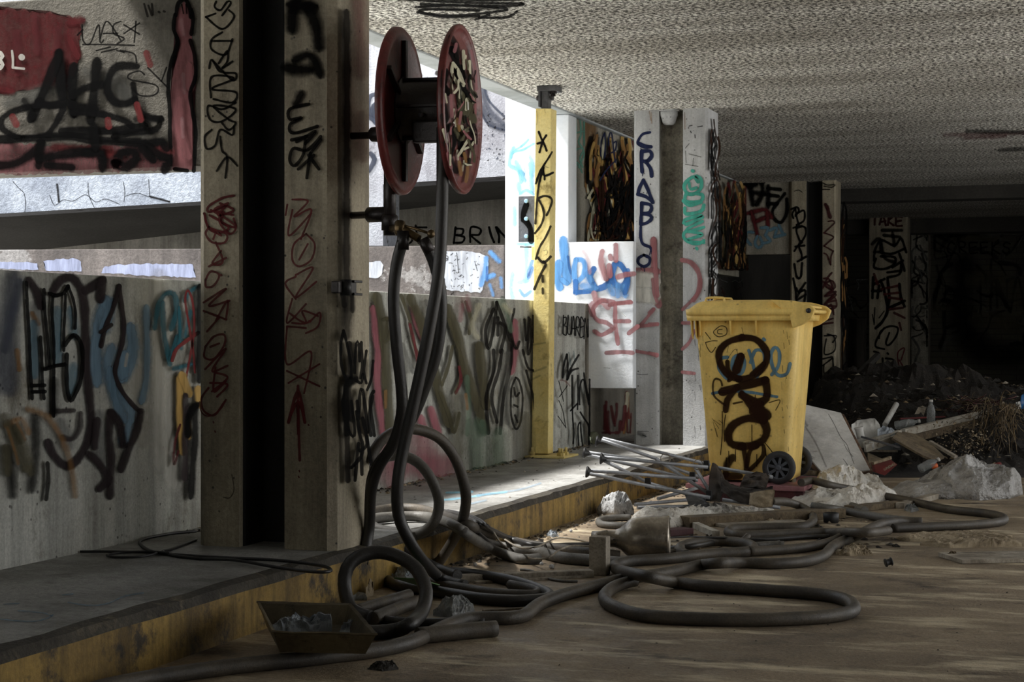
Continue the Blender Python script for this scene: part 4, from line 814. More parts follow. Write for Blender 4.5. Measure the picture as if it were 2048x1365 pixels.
    for x0, s in ((XB - .015, -1), (XB + .56, 1)):
        m = MB(); m.lathe((x0 - .025, yw, zw), (1, 0, 0), [(.0, .066), (-.002, .072), (.004, .088), (.012, .093), (.038, .093), (.046, .088), (.052, .072), (.05, .066), (.046, .062), (.0, .062), (.0, .066)], 'rubber', 40, caps=False)
        wh = m.build('wheel', t)
        m = MB(); xf = x0 - .025 if s < 0 else x0 + .025
        m.lathe((x0 - .012, yw, zw), (1, 0, 0), [(-.012, .067), (-.012, .060), (0, .058), (.02, .058), (.036, .060), (.036, .067)], 'hub', 40, caps=False)
        m.lathe((x0 + .002, yw, zw), (1, 0, 0), [(-.003, .06), (.003, .06)], 'hubdark', 30)
        m.lathe((x0 - .03, yw, zw), (1, 0, 0), [(0, .008), (.0, .014), (.006, .016), (.056, .016)], 'hub', 20)
        for k in range(8):
            a = math.pi / 4 * k + .2; d = Vector((0, math.cos(a), math.sin(a))); c = Vector((x0 - .016, yw, zw)); m.bar(c + d * .012, c + d * .06, .007, .016, 'hub')
        m.build('hub', wh, label='grey spoked plastic hub')
bin_build()
m = MB(); y1, y2 = onx(1376, 985, 9.72).y, onx(1606, 985, 9.72).y
t = thing('crate', (10.0, (y1 + y2) / 2, 0), 'low maroon crate with pink rim under the yellow bin', 'crate')
m.box((9.72, y2, .0), (10.42, y1, .072), 'maroon', .004); m.build('crate_body', t, label='maroon crate body')
m = MB(); m.box((9.70, y2 - .01, .072), (10.44, y1 + .01, .099), 'pink', .004); m.build('crate_rim', t, label='pink crate rim')
# --- hose reel on the near pillar
RC = Vector((5.75, 2.37, 1.738)); AX = Vector((.124, -.992, 0)); DR = .296
t = thing('hose_reel', (5.83, 2.60, 1.52), 'red twin-disc hose reel with black drum bracketed to the nearest pillar', 'hose reel')
def disc(off, s):
    m = MB(); m.lathe(RC + AX * off, AX * s, [(-.004, .001), (-.004, .245), (-.012, .262), (-.014, .284), (-.004, .296), (.010, .298), (.016, .290), (.010, .280), (-.002, .262), (.004, .245), (.004, .001)], 'red', 72)
    return m
m = disc(0, -1); d1 = m.build('disc', t, label='inner red disc with welded ribs')
for a, r1 in ((90, .25), (150, .25), (270, .25), (210, .25), (30, .25), (330, .25)):
    m = MB(); d = Vector((.992 * math.cos(math.radians(a)), .124 * math.cos(math.radians(a)), math.sin(math.radians(a)))); m.bar(RC + AX * .012 + d * .10, RC + AX * .012 + d * r1, .022, .016, 'drum', .003); m.build('rib', d1)
m = disc(.213, 1); PR = RC + AX * (.213 + .0045); pl = (PR, AX)
G(m, pl, ZD, '''
k 34 .4 .9: 740,290 770,380 750,470 ; 700,420 690,500 720,540 ; 790,400 800,450
k 30 .4 .9: 800,500 830,600 810,640 ; 730,740 750,820 730,900 ; 800,760 790,840 800,900 ; 690,620 700,700 ; 830,560 790,620
ol 40 .4 .9: 790,560 800,700 ; 840,640 860,700 ; 860,560 820,660 ; 770,760 790,800
K 24 .5 .8: 700,840 740,960 760,1000 ; 680,680 700,760 ; 730,220 760,260 770,330 ; 860,740 850,860
cr 14 .3 .85: 740,370 735,430 780,520 780,570 ; 740,370 780,430 800,500 ; 800,300 805,400 ; 835,360 840,480 860,600 ; 820,580 815,640 ; 790,740 800,760 830,760 ; 700,830 680,760 ; 810,330 800,360
cr 8 .4 .7: 720,460 740,540 ; 760,880 770,960 ; 690,550 700,600 ; 800,940 790,1000 ; 840,880 830,960 ; 740,640 750,740
oc 16 .6 .7: 800,900 820,980 810,1060 ; 770,950 780,1020 ; 760,700 770,760
pk 14 .5 .7: 720,560 725,680 ; 780,660 770,720 ; 840,300 860,400 870,520 ; 700,900 720,980 ; 750,260 740,300
w 6 .2 .9: 735,717 738,720 ; 818,600 820,640''', 1.35)
scrib(m, pl, (893, 120, 945, 330), 26, ['k', 'K', 'ol', 'cr', 'bn', 'pk'], (3, 7), (15, 50), 90, 25, .4, 77, .4, .9)
m.build('disc', t, label='outer red disc splashed with black and cream paint')
m = MB(); m.lathe(RC + AX * .005, AX, [(0, .118), (.008, .118), (.012, .106), (.19, .106), (.194, .116), (.203, .116)], 'drum', 48); dr = m.build('drum', t, label='black hose drum')
for k in range(5):
    m = MB(); a = math.radians(-110 + k * 72); d = Vector((.992 * math.cos(a), .124 * math.cos(a), math.sin(a))); m.bar(RC + AX * .01 + d * .11, RC + AX * .21 + d * .11, .02, .012, 'iron', .003); m.build('drum_slat', dr)
m = MB(); m.box((RC.x - .10, 2.16, RC.z - .125), (RC.x - .06, 2.29, RC.z - .05), 'iron', .006); m.build('housing', dr)
m = MB(); m.lathe((RC.x - .101, 2.255, RC.z - .03), (-1, 0, 0), [(0, .01), (.008, .009), (.010, .001)], 'steel', 12); m.build('bolt', dr)
zA, zB_ = 1.667, 1.378
m = MB(); m.tube([(5.83, 2.60, zA), (5.79, 2.39, zA - .005)], .013, 'iron', 12); m.build('bracket_arm', t)
m = MB(); m.lathe((5.81, 2.515, zA), (-.15, -1, -.01), [(0, .020), (.006, .026), (.05, .030), (.10, .028), (.108, .02)], 'iron', 24); m.lathe((5.80, 2.50, zA), (-.15, -1, 0), [(.03, .033), (.04, .033)], 'iron', 6, sm=False); m.build('coupling', t)
m = MB(); m.tube([(5.83, 2.60, zB_), (5.79, 2.43, zB_)], .013, 'iron', 12); m.build('bracket_arm', t)
m = MB(); m.lathe((5.815, 2.53, zB_), (-.15, -1, 0), [(0, .022), (.006, .028), (.085, .027), (.09, .02)], 'iron', 24); m.build('coupling', t)
m = MB(); ys = 2.428; m.tube([(5.78, ys, 1.62), (5.78, ys, 1.30)], .022, 'iron', 18); m.lathe((5.78, ys, 1.318), (0, 0, 1), [(0, .03), (.05, .03), (.056, .024)], 'iron', 20); m.build('stand_pipe', t)
v = ond(800, 455, 6.15); e = ond(862, 468, 6.1)
m = MB(); m.lathe(v - Vector((0, 0, .03)), UP, [(0, .014), (.01, .02), (.03, .022), (.05, .018), (.056, .01)], 'brass', 16); m.tube([Vector((5.78, ys, v.z)), v, ond(838, 478, 6.12)], .014, 'brass', 12)
vv = m.build('valve', t)
m = MB(); m.tube([v + UP * .01, (v + e) / 2 + UP * .006, e], .005, 'brass', 8); m.build('lever', vv)
m = MB(); m.lathe(e - RT * .014, RT, [(0, .004), (.004, .013), (.014, .017), (.024, .013), (.028, .004)], 'brass', 16); m.build('lever_knob', vv)
for a, b in (((806, 462), (806, 500)), ((846, 478), (860, 505))):
    m = MB(); p, q = ond(*a, 6.12), ond(*b, 6.12); m.tube([p, q], .021, 'iron', 14); m.build('hose_coupling', vv)
# clamp on the pillar side
t = thing('pipe_clamp', ony(686, 575, YC), 'black iron pipe clamp with prongs on the nearest pillar side', 'clamp')
a, b = ony(662, 575, YC), ony(705, 575, YC)
m = MB(); m.box((a.x, YC - .03, a.z - .02), (b.x - .03, YC, a.z + .022), 'iron', .004); m.build('clamp_body', t)
m = MB(); m.lathe((a.x + .05, YC - .035, a.z - .028), UP, [(0, .02), (.056, .02)], 'hubdark', 20); m.build('clamp_ring', t)
for dz in (-.026, .02): m = MB(); m.box((b.x - .06, YC - .035, a.z + dz), (b.x + .012, YC - .022, a.z + dz + .009), 'iron', .002); m.build('prong', t)
# --- yellow steel post
XPO = 10.42
pp = [onx(p, q, XPO) for p, q in ((1071, 217), (1103, 217), (1096, 916), (1063, 916))]
pp[2].z = pp[3].z = ZT + .02
t = thing('steel_post', (XPO + .05, (pp[2].y + pp[3].y) / 2, ZT), 'yellow steel prop with black tags running from walkway to ceiling', 'post')
m = MB(); m.prism(pp, (.11, 0, 0), 'yellow', .006); pl = XP(XPO)
G(m, pl, ZK, 'K 30 .3 .95: 625,730 660,820 700,900 725,970 ; 720,775 680,840 660,900 635,990 ; 610,880 670,860\nK 26 .3 .95: 795,990 740,1080 680,1170 640,1240 600,1340 ; 690,1190 650,1300 640,1363 ; 680,1200 700,1290 800,1260 ; 700,1290 700,1340\nol 4 .5 .7: 700,440 710,490 ; 600,460 610,560 600,640')
G(m, pl, ZJ, '''
K 22 .3 .95: 1880,10 1840,80 1800,190 ; 1870,50 1830,200 1810,380 1795,600 ; 1870,60 1890,110 1975,80
K 24 .3 .95: 1830,340 1880,320 1940,330 1965,370 1940,450 1910,515 ; 1830,360 1870,440 1880,530 1850,620 1790,700 ; 1950,630 1900,740 1840,840 1800,960
K 30 .35 .95: 1820,950 1880,1000 1950,940 ; 1880,990 1900,1020 1860,1100 1820,1190 1785,1270
K 34 .8 .9: 1868,1140 1870,1190 ; 1870,1270 1872,1310
ol 5 .5 .8: 1880,880 1910,870 1920,900 1900,920 ; 1900,20 1930,30''')
G(m, pl, (0, 0, 1), 'ol 5 1 .35: 1068,690 1090,686 ; 1066,745 1092,735 ; 1064,760 1080,752')
m.build('post', t)
m = MB(); m.box((XPO - .11, pp[2].y - .14, ZT), (XPO + .2, 3.428, ZT + .014), 'yellow', .005); bp = m.build('base_plate', t)
for px, xx in ((1119, XPO - .05), (1132, XPO + .04), (1046, XPO - .02), (1124, XPO - .08)):
    q = onx(px, 905, xx); q.z = ZT + .012; q.y = min(q.y, 3.405); m = MB(); m.lathe(q, UP, [(0, .017), (.022, .017)], 'yellow', 6, sm=False); m.lathe(q, UP, [(.02, .009), (.05, .009)], 'yellow', 10); m.build('anchor_bolt', t)
tc_ = Vector((XPO + .05, (pp[0].y + pp[1].y) / 2, pp[0].z))
m = MB(); m.box((tc_.x - .035, tc_.y - .025, tc_.z - .01), (tc_.x + .035, tc_.y + .02, ZCE - .025), 'steel', .004); m.box((tc_.x - .045, tc_.y + .022, tc_.z + .01), (tc_.x + .045, tc_.y + .037, ZCE - .02), 'steel', .003)
m.box((tc_.x - .06, tc_.y - .085, ZCE - .035), (tc_.x + .07, tc_.y + .04, ZCE - .001), 'steel', .004); br = m.build('head_bracket', t, label='dark steel head bracket')
for dy in (.045, -.035): m = MB(); m.lathe((tc_.x, tc_.y + dy, tc_.z + .07), (0, 1 if dy > 0 else -1, 0), [(0, .018), (.014, .018), (.016, .01)], 'iron', 6, sm=False); m.build('bolt', br)
for dx in (-.01, .04): m = MB(); m.lathe((tc_.x - .02, tc_.y - .05 - dx * .3, ZCE - .036), (0, 0, -1), [(0, .016), (.014, .016), (.014, .008), (.03, .008)], 'iron', 6, sm=False); m.build('bolt', br)
m = MB(); a, b = onx(1037, 393, XPO + .06), onx(1069, 484, XPO + .06)
m.box((a.x, b.y, b.z), (a.x + .012, a.y, a.z), 'plate', .002); pl = XP(XPO + .06)
G(m, pl, ZJ, 'k 60 .3 .95: 1700,410 1670,500 1670,560 ; 1690,570 1740,650 1750,780'); sp_ = m.build('side_plate', t, label='dark drilled plate with black swirl')
for py in (402.5, 438, 473): q = onx(1053, py, XPO + .06); m = MB(); m.lathe(q, (-1, 0, 0), [(0, .013), (.01, .013), (.012, .009)], 'boltblue', 14); m.build('bolt', sp_, label='pale bolt head')
m = MB(); a, b = onx(1063, 494, XPO + .02), onx(1069, 520, XPO + .02); m.box((a.x, b.y - .01, b.z), (a.x + .02, a.y, a.z), 'yellow', .002); q = onx(1040, 494, XPO + .03); m.tube([q, q + Vector((0, -.075, -.003))], .005, 'steel', 8); m.build('hook', t)
# --- white pipe stub under ceiling
q = ond(1338, 232, 12.15); t = thing('pipe_stub', (q.x, q.y, ZCE), 'white stained pipe stub hanging from the ceiling inside the CRABLO pillar', 'pipe')
m = MB(); m.lathe((q.x, q.y, ZCE - .002), (0, 0, -1), [(0, .062), (.035, .062), (.05, .055), (.085, .045), (.1, .03), (.1, .001)], 'colwhite', 28); m.build('stub', t)
m = MB(); m.lathe((q.x, q.y, ZCE - .001), (0, 0, -1), [(0, .075), (.008, .075)], 'colwhite', 28); m.build('collar', t)
# --- hoses
def hp(txt, r, lift=0):
    P = []
    for p in txt.split():
        v = p.split(',')
        x, y = float(v[0]), float(v[1])
        if len(v) == 2: P.append(onz(x, y, r + lift))
        elif v[2][0] == 'd': P.append(ond(x, y, float(v[2][1:])))
        else: P.append(onz(x, y, float(v[2][1:])))
    return P
def hose(txt, r, label, mat='hose', lift=0, name='hose', cat='hose', group=None, ends=True):
    P = catmull(hp(txt, r, lift), .03); m = MB()
    for p in P: p.z = max(p.z, r * .95)
    m.tube(P, r, mat, 12)
    c = P[len(P) // 2] if P[0].z > .3 else P[0]
    o = one(m, name, label, cat, P[-1] * 1.0 if P[0].z > .3 else P[0], group)
    return o, P
HR = .021
hose('806,480,d6.12 793,530,d6.14 787,600,d6.15 793,690,d6.16 803,780,d6.18 803,830,d6.2 788,885,d6.24 757,935,d6.3 742,985,d6.36 738,1060,d6.45 725,1130,d6.4', HR, 'black rubber hose hanging left of the others from the brass valve', 'hosedark')
hose('848,482,d6.12 866,520,d6.14 880,575,d6.15 882,640,d6.16 872,710,d6.18 850,775,d6.2 825,835,d6.22 790,890,d6.27 760,925,d6.32 744,960,d6.36 740,1010,d6.42', HR, 'black rubber hose bowing right from under the brass lever', 'hosedark')
hose('885,255,d6.05 885,340,d6.04 884,430,d6.03 878,540,d6.03 862,640,d6.03 842,740,d6.04 822,830,d6.05 806,900,d6.06 795,970,d6.06 797,1030,d6.08 815,1075,d6.1 840,1115,d6.2 872,1150,d6.5 893,1163,z.03 930,1172', HR, 'black hose dropping from the reel drum past both discs to the floor', 'hosedark')
hose('738,925,d6.5 760,885,d6.52 795,862,d6.55 838,860,d6.6 882,880,d6.65 914,925,d6.7 931,985,d6.75 928,1030,d6.85 910,1075,d6.95 880,1122,d7.0 872,1128,d7.02', HR, 'dusty hose looping widest in front of the parapet', 'hose')
hose('738,950,d6.8 765,918,d6.8 800,912,d6.8 835,925,d6.8 863,960,d6.8 878,1005,d6.82 868,1045,d6.85 838,1068,d6.88 800,1066,d6.9 760,1060,d6.95 740,1048,d7.0 750,1038,z.2 790,1034,z.2 850,1034,z.2 900,1048,z.2 935,1070,z.17 970,1092,z.06 1010,1110,z.022 1045,1119,z.022 1078,1117,z.022', HR, 'dusty grey hose curling back over the kerb into a teardrop loop', 'hosegrey')
hose('736,1026,z.2 780,1018,z.2 830,1018,z.2 880,1030,z.2 935,1050,z.2 960,1061,z.14 1000,1076,z.03 1060,1090,z.022 1120,1098,z.022 1185,1106,z.03 1240,1112', HR, 'hose running from behind the nearest pillar over the kerb')
hose('738,1036,z.2 800,1030,z.2 870,1036,z.2 920,1056,z.2 950,1070,z.12 985,1086,z.04 1040,1096,z.02 1090,1099,z.02', .014, 'thin hose lying over the kerb between two thicker ones', 'hosegrey')
hose('870,1022,z.19 915,1030,z.19 955,1048,z.19 985,1062,z.12 1020,1078,z.05 1067,1091,z.04 1120,1092 1185,1090 1240,1086', .012, 'slim black hose crossing the kerb', 'hosedark')
for i, tx in enumerate(('896,1022,z.19 930,1030,z.19 968,1050,z.19 990,1068,z.1', '905,1024,z.19 950,1036,z.19 975,1052,z.18 985,1062,z.12', '890,1026,z.19 925,1040,z.19 960,1068,z.14 985,1090,z.04 1000,1100,z.02')):
    hose(tx, .006, ('upper', 'middle', 'lowest')[i] + ' thin black cable draped over the kerb edge beside the hoses', 'cable', name='cable', cat='cable', group='thin cables over the kerb')
hose('1021,1107 1050,1104 1081,1105 1100,1110 1132,1117 1180,1121 1240,1126', .024, 'pale grey jointed pipe on the floor behind the timber block', 'hosegrey', name='pipe', cat='pipe')
hose('872,1146 912,1146 960,1151 1013,1160 1055,1171 1088,1184 1100,1193 1088,1199 1050,1202 1013,1202 960,1198 910,1190 850,1180 800,1172 765,1158 740,1140,z.06 724,1120,z.10 722,1100,z.13 735,1085,z.15 762,1078,z.15 795,1092,z.13 838,1118,z.08 875,1138,z.04 915,1152,z.03', HR, 'black hose in a long flat loop beside the nearest pillar', 'hosedark')
hose('859,1164 900,1172 944,1180 990,1187 1035,1190 1068,1190 1076,1184 1060,1178 1020,1170', .018, 'short grey hose inside the long flat loop', 'hose')
hose('742,1236,z.03 712,1226,z.04 697,1210,d5.72 689,1170,d5.75 694,1138,d5.76 716,1115,d5.78 760,1105,d5.8 805,1118,d5.78 836,1143,d5.74 852,1185,d5.68 843,1225,d5.6 818,1250,z.05 790,1262,z.026 740,1266,z.024 690,1264,z.024', HR * 1.1, 'thick black hose ring standing upright nearest the camera', 'hosedark')
hose('712,1222 745,1212 780,1201 818,1190', .020, 'short brown pipe beside the tray, upper of two', 'hose', name='pipe', cat='pipe', lift=.005)
hose('745,1238 780,1224 815,1211 850,1200', .022, 'short brown pipe beside the tray, lower of two', 'hose', name='pipe', cat='pipe', lift=.005)
hose('739,1235 780,1242 830,1246 880,1246 930,1243 970,1243', .015, 'narrow black hose lying behind the thick foreground hose', 'hosedark')
hose('835,1272 880,1268 940,1262 992,1258', .026, 'cut end of a brown pipe poking out beside the big foreground hose', 'hose', name='pipe', cat='pipe')
hose('-30,1325,z.06 20,1328,z.06 70,1341,z.05 125,1352 ', .022, 'black hose in the bottom left corner', 'hosedark')
hose('60,1420 220,1372 380,1345 500,1330 602,1320 690,1309 740,1303 790,1294 825,1284 860,1268 895,1252 920,1243 944,1238 980,1237 1013,1237 1047,1232 1065,1219 1081,1208 1105,1198 1132,1189 1165,1180 1200,1171 1240,1160 1275,1154 1305,1151 1349,1143 1385,1134 1405,1130 1440,1127,z.045 1481,1126 1540,1128 1598,1125 1633,1118 1652,1108 1663,1096 1676,1087 1701,1077 1725,1066,z.05 1745,1056,z.05 1765,1048,z.04 1800,1044 1844,1044', .0225, 'longest thick hose running from bottom left across the floor')
hose('1271,1162,z.03 1245,1168,z.025 1223,1178 1209,1192 1213,1205 1232,1216 1265,1227 1305,1234 1370,1238 1452,1240 1530,1240 1589,1238 1640,1235 1680,1230 1706,1222 1706,1210 1690,1200 1657,1192 1600,1186 1554,1183 1500,1179 1452,1176 1400,1172 1350,1166 1300,1155,z.065 1260,1147,z.055 1236,1140,z.03 1229,1133 1240,1127 1270,1122 1334,1118 1408,1110 1460,1106 1495,1104 1508,1098 1500,1090 1481,1086 1450,1083 1422,1083 1385,1087 1362,1095 1360,1104 1375,1112,z.02', .0225, 'big hose loop reaching farthest into the foreground floor')
hose('1498,1103,z.025 1550,1101 1598,1097 1640,1090 1665,1083 1690,1072,z.03 1712,1066,z.05', .021, 'hose arcing from the small round loop to the right')
hose('1542,1004,z.09 1570,1004,z.08 1597,1012,z.05 1618,1024,z.03 1627,1038 1618,1049 1598,1055 1540,1055 1490,1056 1462,1059 1457,1066 1475,1071 1520,1070 1600,1067 1660,1066 1700,1065,z.06 1740,1066,z.07 1776,1062,z.03', .0215, 'hose ending in a canvas cuff beside the broken chair')
hose('1496,1072,z.045 1488,1080,z.03 1481,1086', .014, 'stubby hose nub under the round loop', 'hose')
hose('1585,960,z.1 1586,972,z.08 1594,985,z.05 1613,996,z.03 1657,1004 1700,1012 1730,1022,z.02', .0215, 'dusty hose bending down beside the bin wheel', 'hosegrey')
hose('1602,966,z.12 1623,962,z.12 1650,968,z.11 1672,974,z.09 1710,981,z.06 1745,988,z.04 1817,1002 1890,1018 1940,1024 1975,1028 2003,1034 2008,1041 1990,1046 1946,1050 1861,1054 1786,1057', .0215, 'hose stretched rightwards over the white sheets and doubling back')
hose('1623,1013,z.06 1660,1018,z.05 1691,1023,z.03 1759,1035 1800,1041 1842,1044', .0215, 'straight dusty hose with a metal ferrule crossing the middle of the pile', 'hosegrey')
hose('1262,1036 1235,1036 1206,1039 1197,1044 1208,1050 1250,1052 1290,1050', .017, 'grey hose loop beside the white rock', 'hosegrey')
hose('1340,1098 1390,1092,z.03 1440,1084 1500,1080 1560,1078 1620,1074 1660,1074', .012, 'slim hose threading behind the small round loop', 'hosedark')
hose('1330,1108 1352,1106 1372,1106', .018, 'brown hose stump beside the metal canister')
hose('1510,1092 1540,1090 1568,1090', .016, 'broken pipe end lying inside the hose tangle', 'hosegrey', name='pipe', cat='pipe')
hose('392,1080,z.181 340,1100,z.181 325,1104,z.181 350,1112,z.181 400,1118,z.181 470,1121,z.185 540,1133,z.185 600,1142,z.185 645,1145,z.185 662,1142,z.185 650,1134,z.185 600,1126,z.183 540,1120,z.181 450,1116,z.181 350,1110,z.181 305,1104,z.181 280,1088,z.181 290,1078,z.181 340,1068,z.181 392,1063,z.181', .0055, 'thin black cable looped on the walkway before the nearest pillar', 'cable', name='cable', cat='cable')
hose('160,1104,z.181 230,1104,z.181 300,1106,z.181 312,1108,z.184 280,1114,z.181 230,1115,z.181 214,1111,z.181 240,1106,z.181 300,1104,z.186 340,1107,z.186', .0045, 'thin black cable with a small flat loop farther left on the walkway', 'cable', name='cable', cat='cable')
hose('985,1062,z.13 1005,1090,z.05 1040,1112,z.02 1090,1118,z.06 1120,1100,z.08 1150,1092,z.06 1200,1096,z.05 1230,1100', .004, 'bare brown wire curling over the jointed pipe', 'wood', name='wire', cat='wire')
hose('1040,1140 1062,1142 1090,1156 1125,1163 1155,1163', .005, 'bent wire lying in front of the long timber', 'hosegrey', name='wire', cat='wire')
hose('1210,1082,z.05 1300,1078,z.05 1380,1074,z.05 1430,1076,z.04 1560,1082,z.03', .004, 'thin dark wire across the hose tangle', 'cable', name='wire', cat='wire')
hose('1010,1080,z.08 1040,1096,z.07 1075,1094,z.09 1110,1078,z.03 1140,1078,z.02 1180,1086', .004, 'pale wire looping over the kerb-side hoses', 'wood', name='wire', cat='wire')
# --- canister and timber
t = thing('metal_canister', onz(1290, 1122, 0), 'dented bell-shaped metal canister lying on its side', 'canister')
fd = 7.35; o = ond(1205, 1078, fd); ax = (RT * 1.0 + UP * .02 + FW * -.12).normalized(); k = fd / 3500
m = MB(); m.lathe(o, ax, [(x * k, r * k) for x, r in ((0, 15), (10, 16), (24, 17), (36, 22), (46, 32), (56, 39), (70, 42.5), (100, 44), (124, 44.5), (130, 45.5), (134, 44), (134, 40), (124, 37), (122, 1))], 'canister', 48); m.build('canister_body', t)
m = MB(); m.lathe(o, ax, [(x * k, r * k) for x, r in ((-22, 12), (-21, 15), (-4, 15.5), (6, 17), (10, 17))], 'canister', 32); nk = m.build('neck', t)
m = MB(); [m.lathe(ond(1228 + a, 1080 + b, fd - .045), -FW, [(0, .004), (.002, .003)], 'hubdark', 8) for a, b in ((0, 0), (6, 2), (3, 8))]; m.build('vent_hole', nk)
t = thing('timber_bracket', onz(1198, 1152, 0), 'grey timber bracket with a short upright block and long rail', 'timber')
a = onz(1198, 1151, 0); m = MB(); R_ = Matrix.Rotation(TH - .35, 3, 'Z')
m.box((a.x - .02, a.y - .035, 0), (a.x + .04, a.y + .035, .152), 'wood', .004, rot=R_); m.build('upright_block', t)
m = MB(); m.bar(onz(908, 1158, .014), onz(1184, 1147, .014), .05, .028, 'wood', .003); m.build('rail', t)
m = MB(); a = onz(960, 1164, .005); m.bar(onz(950, 1166, .005), onz(1185, 1152, .005), .03, .01, 'wood', .001); one(m, 'wood_strip', 'thin pale strip lying in front of the long timber rail', 'timber', a)
# --- crumpled sheets, sacks, lumps: closed wrinkled bodies with a pixel-read outline
def rn(p, oct=4):
    a, s, f = 0, 1, 1
    for i in range(oct):
        q = p * f + Vector((i * 7.3, 1.7, 3.1)); q = q + Vector((noise.noise(q * .6), noise.noise(q * .6 + Vector((9, 0, 0))), 0)) * .8
        a += s * (1 - min(1, abs(2.6 * noise.noise(q)))) ** 1.6; s *= .6; f *= 1.9
    return a - .9
def heap(top, base, dp, mat, seed=1, amp=.02, fr=9, nu=60, nv=26, pw=.55, z0=0.0, d0=None, mb=None, flat=False):
    T = PP(top); B = PP(base); x0, x1 = T[0][0], T[-1][0]; m = mb or MB(); k = m.mi(mat); rows = []
    for i in range(nu + 1):
        px = x0 + (x1 - x0) * i / nu; yb = lerp_tab(B, px); yt = lerp_tab(T, px); dd = (H - z0) * FOC / (yb - CY) if d0 is None else d0
        hgt = max(.004, H - (yt - CY) * (dd + dp * .45) / FOC - z0); row = []
        for j in range(nv + 1):
            v = j / nv; s = math.sin(math.pi * v) ** pw if 0 < v < 1 else 0
            taper = min(1, 4 * min(i, nu - i) / nu + .05); d = dd + dp * (v - .0) * taper
            u = (px - CX) / FOC; p = EYE + (FW + RT * u) * d; p.z = z0 + hgt * s
            if 0 < v < 1 and 0 < i < nu:
                q = p * fr + Vector((seed * 3.3, seed * 1.9, 0)); a = amp * 1.25 * rn(q) * min(1, s * 1.3) * min(1, taper * 1.5)
                p = p + UP * a * .7 - FW * a * .8 + RT * amp * .8 * noise.noise(q * .7); p.z = max(p.z, z0 + .001)
            row.append(m.bm.verts.new(p))
        rows.append(row)
    for i in range(nu):
        for j in range(nv):
            f = m.bm.faces.new((rows[i][j], rows[i + 1][j], rows[i + 1][j + 1], rows[i][j + 1])); f.material_index = k; f.smooth = not flat
    # underside
    for i in range(nu):
        f = m.bm.faces.new((rows[i][nv], rows[i + 1][nv], rows[i + 1][0], rows[i][0])); f.material_index = k
    f = m.bm.faces.new([r for r in rows[0]][::-1]); f.material_index = k; f = m.bm.faces.new(rows[-1]); f.material_index = k
    return m, rows[nu // 2][0].co.copy()
def H1(name, label, cat, *a, group=None, **k):
    m, o = heap(*a, **k); return one(m, name, label, cat, o, group)
H1('plaster_lump', 'rough white plaster lump beside the kerb', 'rock', '1194,1018 1206,998 1222,984 1236,983 1250,988 1262,1000 1268,1016', '1194,1030 1230,1034 1268,1030', .16, 'rock', seed=2, amp=.016, fr=14, pw=.5)
H1('plastic_sheet', 'crumpled white plastic sheet spread behind the canister', 'plastic sheet', '1244,1036 1262,1028 1290,1014 1330,1020 1360,1016 1400,1008 1430,1010 1470,1014 1520,1016 1560,1020 1600,1020', '1244,1040 1290,1052 1340,1058 1370,1054 1380,1046 1450,1036 1600,1026', .30, 'sheet', seed=3, amp=.022, fr=4.5, nu=120, nv=30)
H1('plastic_sheet', 'peaked white plastic sheet behind the bin wheel', 'plastic sheet', '1612,986 1625,962 1645,946 1680,938 1705,937 1735,948 1760,962 1775,980', '1560,1000 1640,1004 1700,996 1775,975', .45, 'sheet', seed=4, amp=.035, fr=3.2, nu=110, nv=36)
H1('plastic_sheet', 'low white plastic sheet under the dusty hoses', 'plastic sheet', '1550,1006 1590,992 1640,982 1700,978 1740,970 1785,974 1800,992', '1556,1012 1640,1020 1700,1022 1760,1008 1800,996', .5, 'sheet', seed=5, amp=.028, fr=3.6, nu=120, nv=30)
H1('plastic_sheet', 'flattened grey sheet running right from the peaked sheet', 'plastic sheet', '1770,978 1800,966 1850,960 1900,958 1940,965', '1770,990 1830,998 1900,1000 1940,996', .5, 'sack', seed=15, amp=.015, fr=4, nu=90)
H1('plastic_sack', 'large bulging grey plastic sack at the right edge of the rubble', 'sack', '1785,982 1820,970 1850,960 1880,944 1910,928 1935,918 1955,922 1975,934 1988,932 2005,926 2025,930 2038,946 2046,986', '1785,986 1840,992 1900,998 1960,1002 2020,998 2046,990', .8, 'sack', seed=6, amp=.045, fr=2.6, nu=130, nv=46)
H1('paper_lump', 'crumpled brown paper on open floor under the hose crossing', 'paper', '1672,1102 1690,1094 1710,1090 1730,1094 1746,1106', '1672,1110 1700,1113 1746,1112', .16, 'paper', seed=7, amp=.014, fr=16, flat=True)
H1('plastic_bag', 'milky plastic bag between hose loops near the kerb corner', 'plastic bag', '770,1160 785,1140 805,1128 820,1132 840,1150 850,1170', '770,1170 810,1176 850,1176', .16, 'cloudy', seed=8, amp=.02, fr=11, flat=True)
H1('plastic_wrap', 'clear crumpled wrapper with red print lying between the hoses', 'wrapper', '866,1216 885,1200 908,1195 925,1196 948,1204 950,1222', '866,1232 905,1238 950,1230', .12, 'clear', seed=9, amp=.016, fr=15, flat=True)
H1('plastic_wrap', 'small clear wrapper inside the flat hose loop', 'wrapper', '902,1166 915,1163 930,1172 940,1182', '902,1176 920,1182 940,1184', .08, 'cloudy', seed=10, amp=.010, fr=16, flat=True)
H1('plastic_wrap', 'small pale wrapper left of the one inside the flat hose loop', 'wrapper', '857,1158 870,1153 884,1156 886,1164', '857,1164 870,1168 886,1166', .08, 'cloudy', seed=20, amp=.008, fr=16, flat=True)
H1('paper_lump', 'small dark crumpled litter on the foreground floor', 'litter', '735,1334 760,1322 785,1322 797,1332', '735,1340 765,1344 797,1340', .07, 'dark', seed=11, amp=.01, fr=20, flat=True)
H1('paper_lump', 'white scrap beside the kerb right of the bare wires', 'litter', '1093,1066 1102,1060 1112,1064 1118,1072', '1093,1072 1105,1076 1118,1074', .08, 'cloudy', seed=12, amp=.01, fr=18, flat=True)
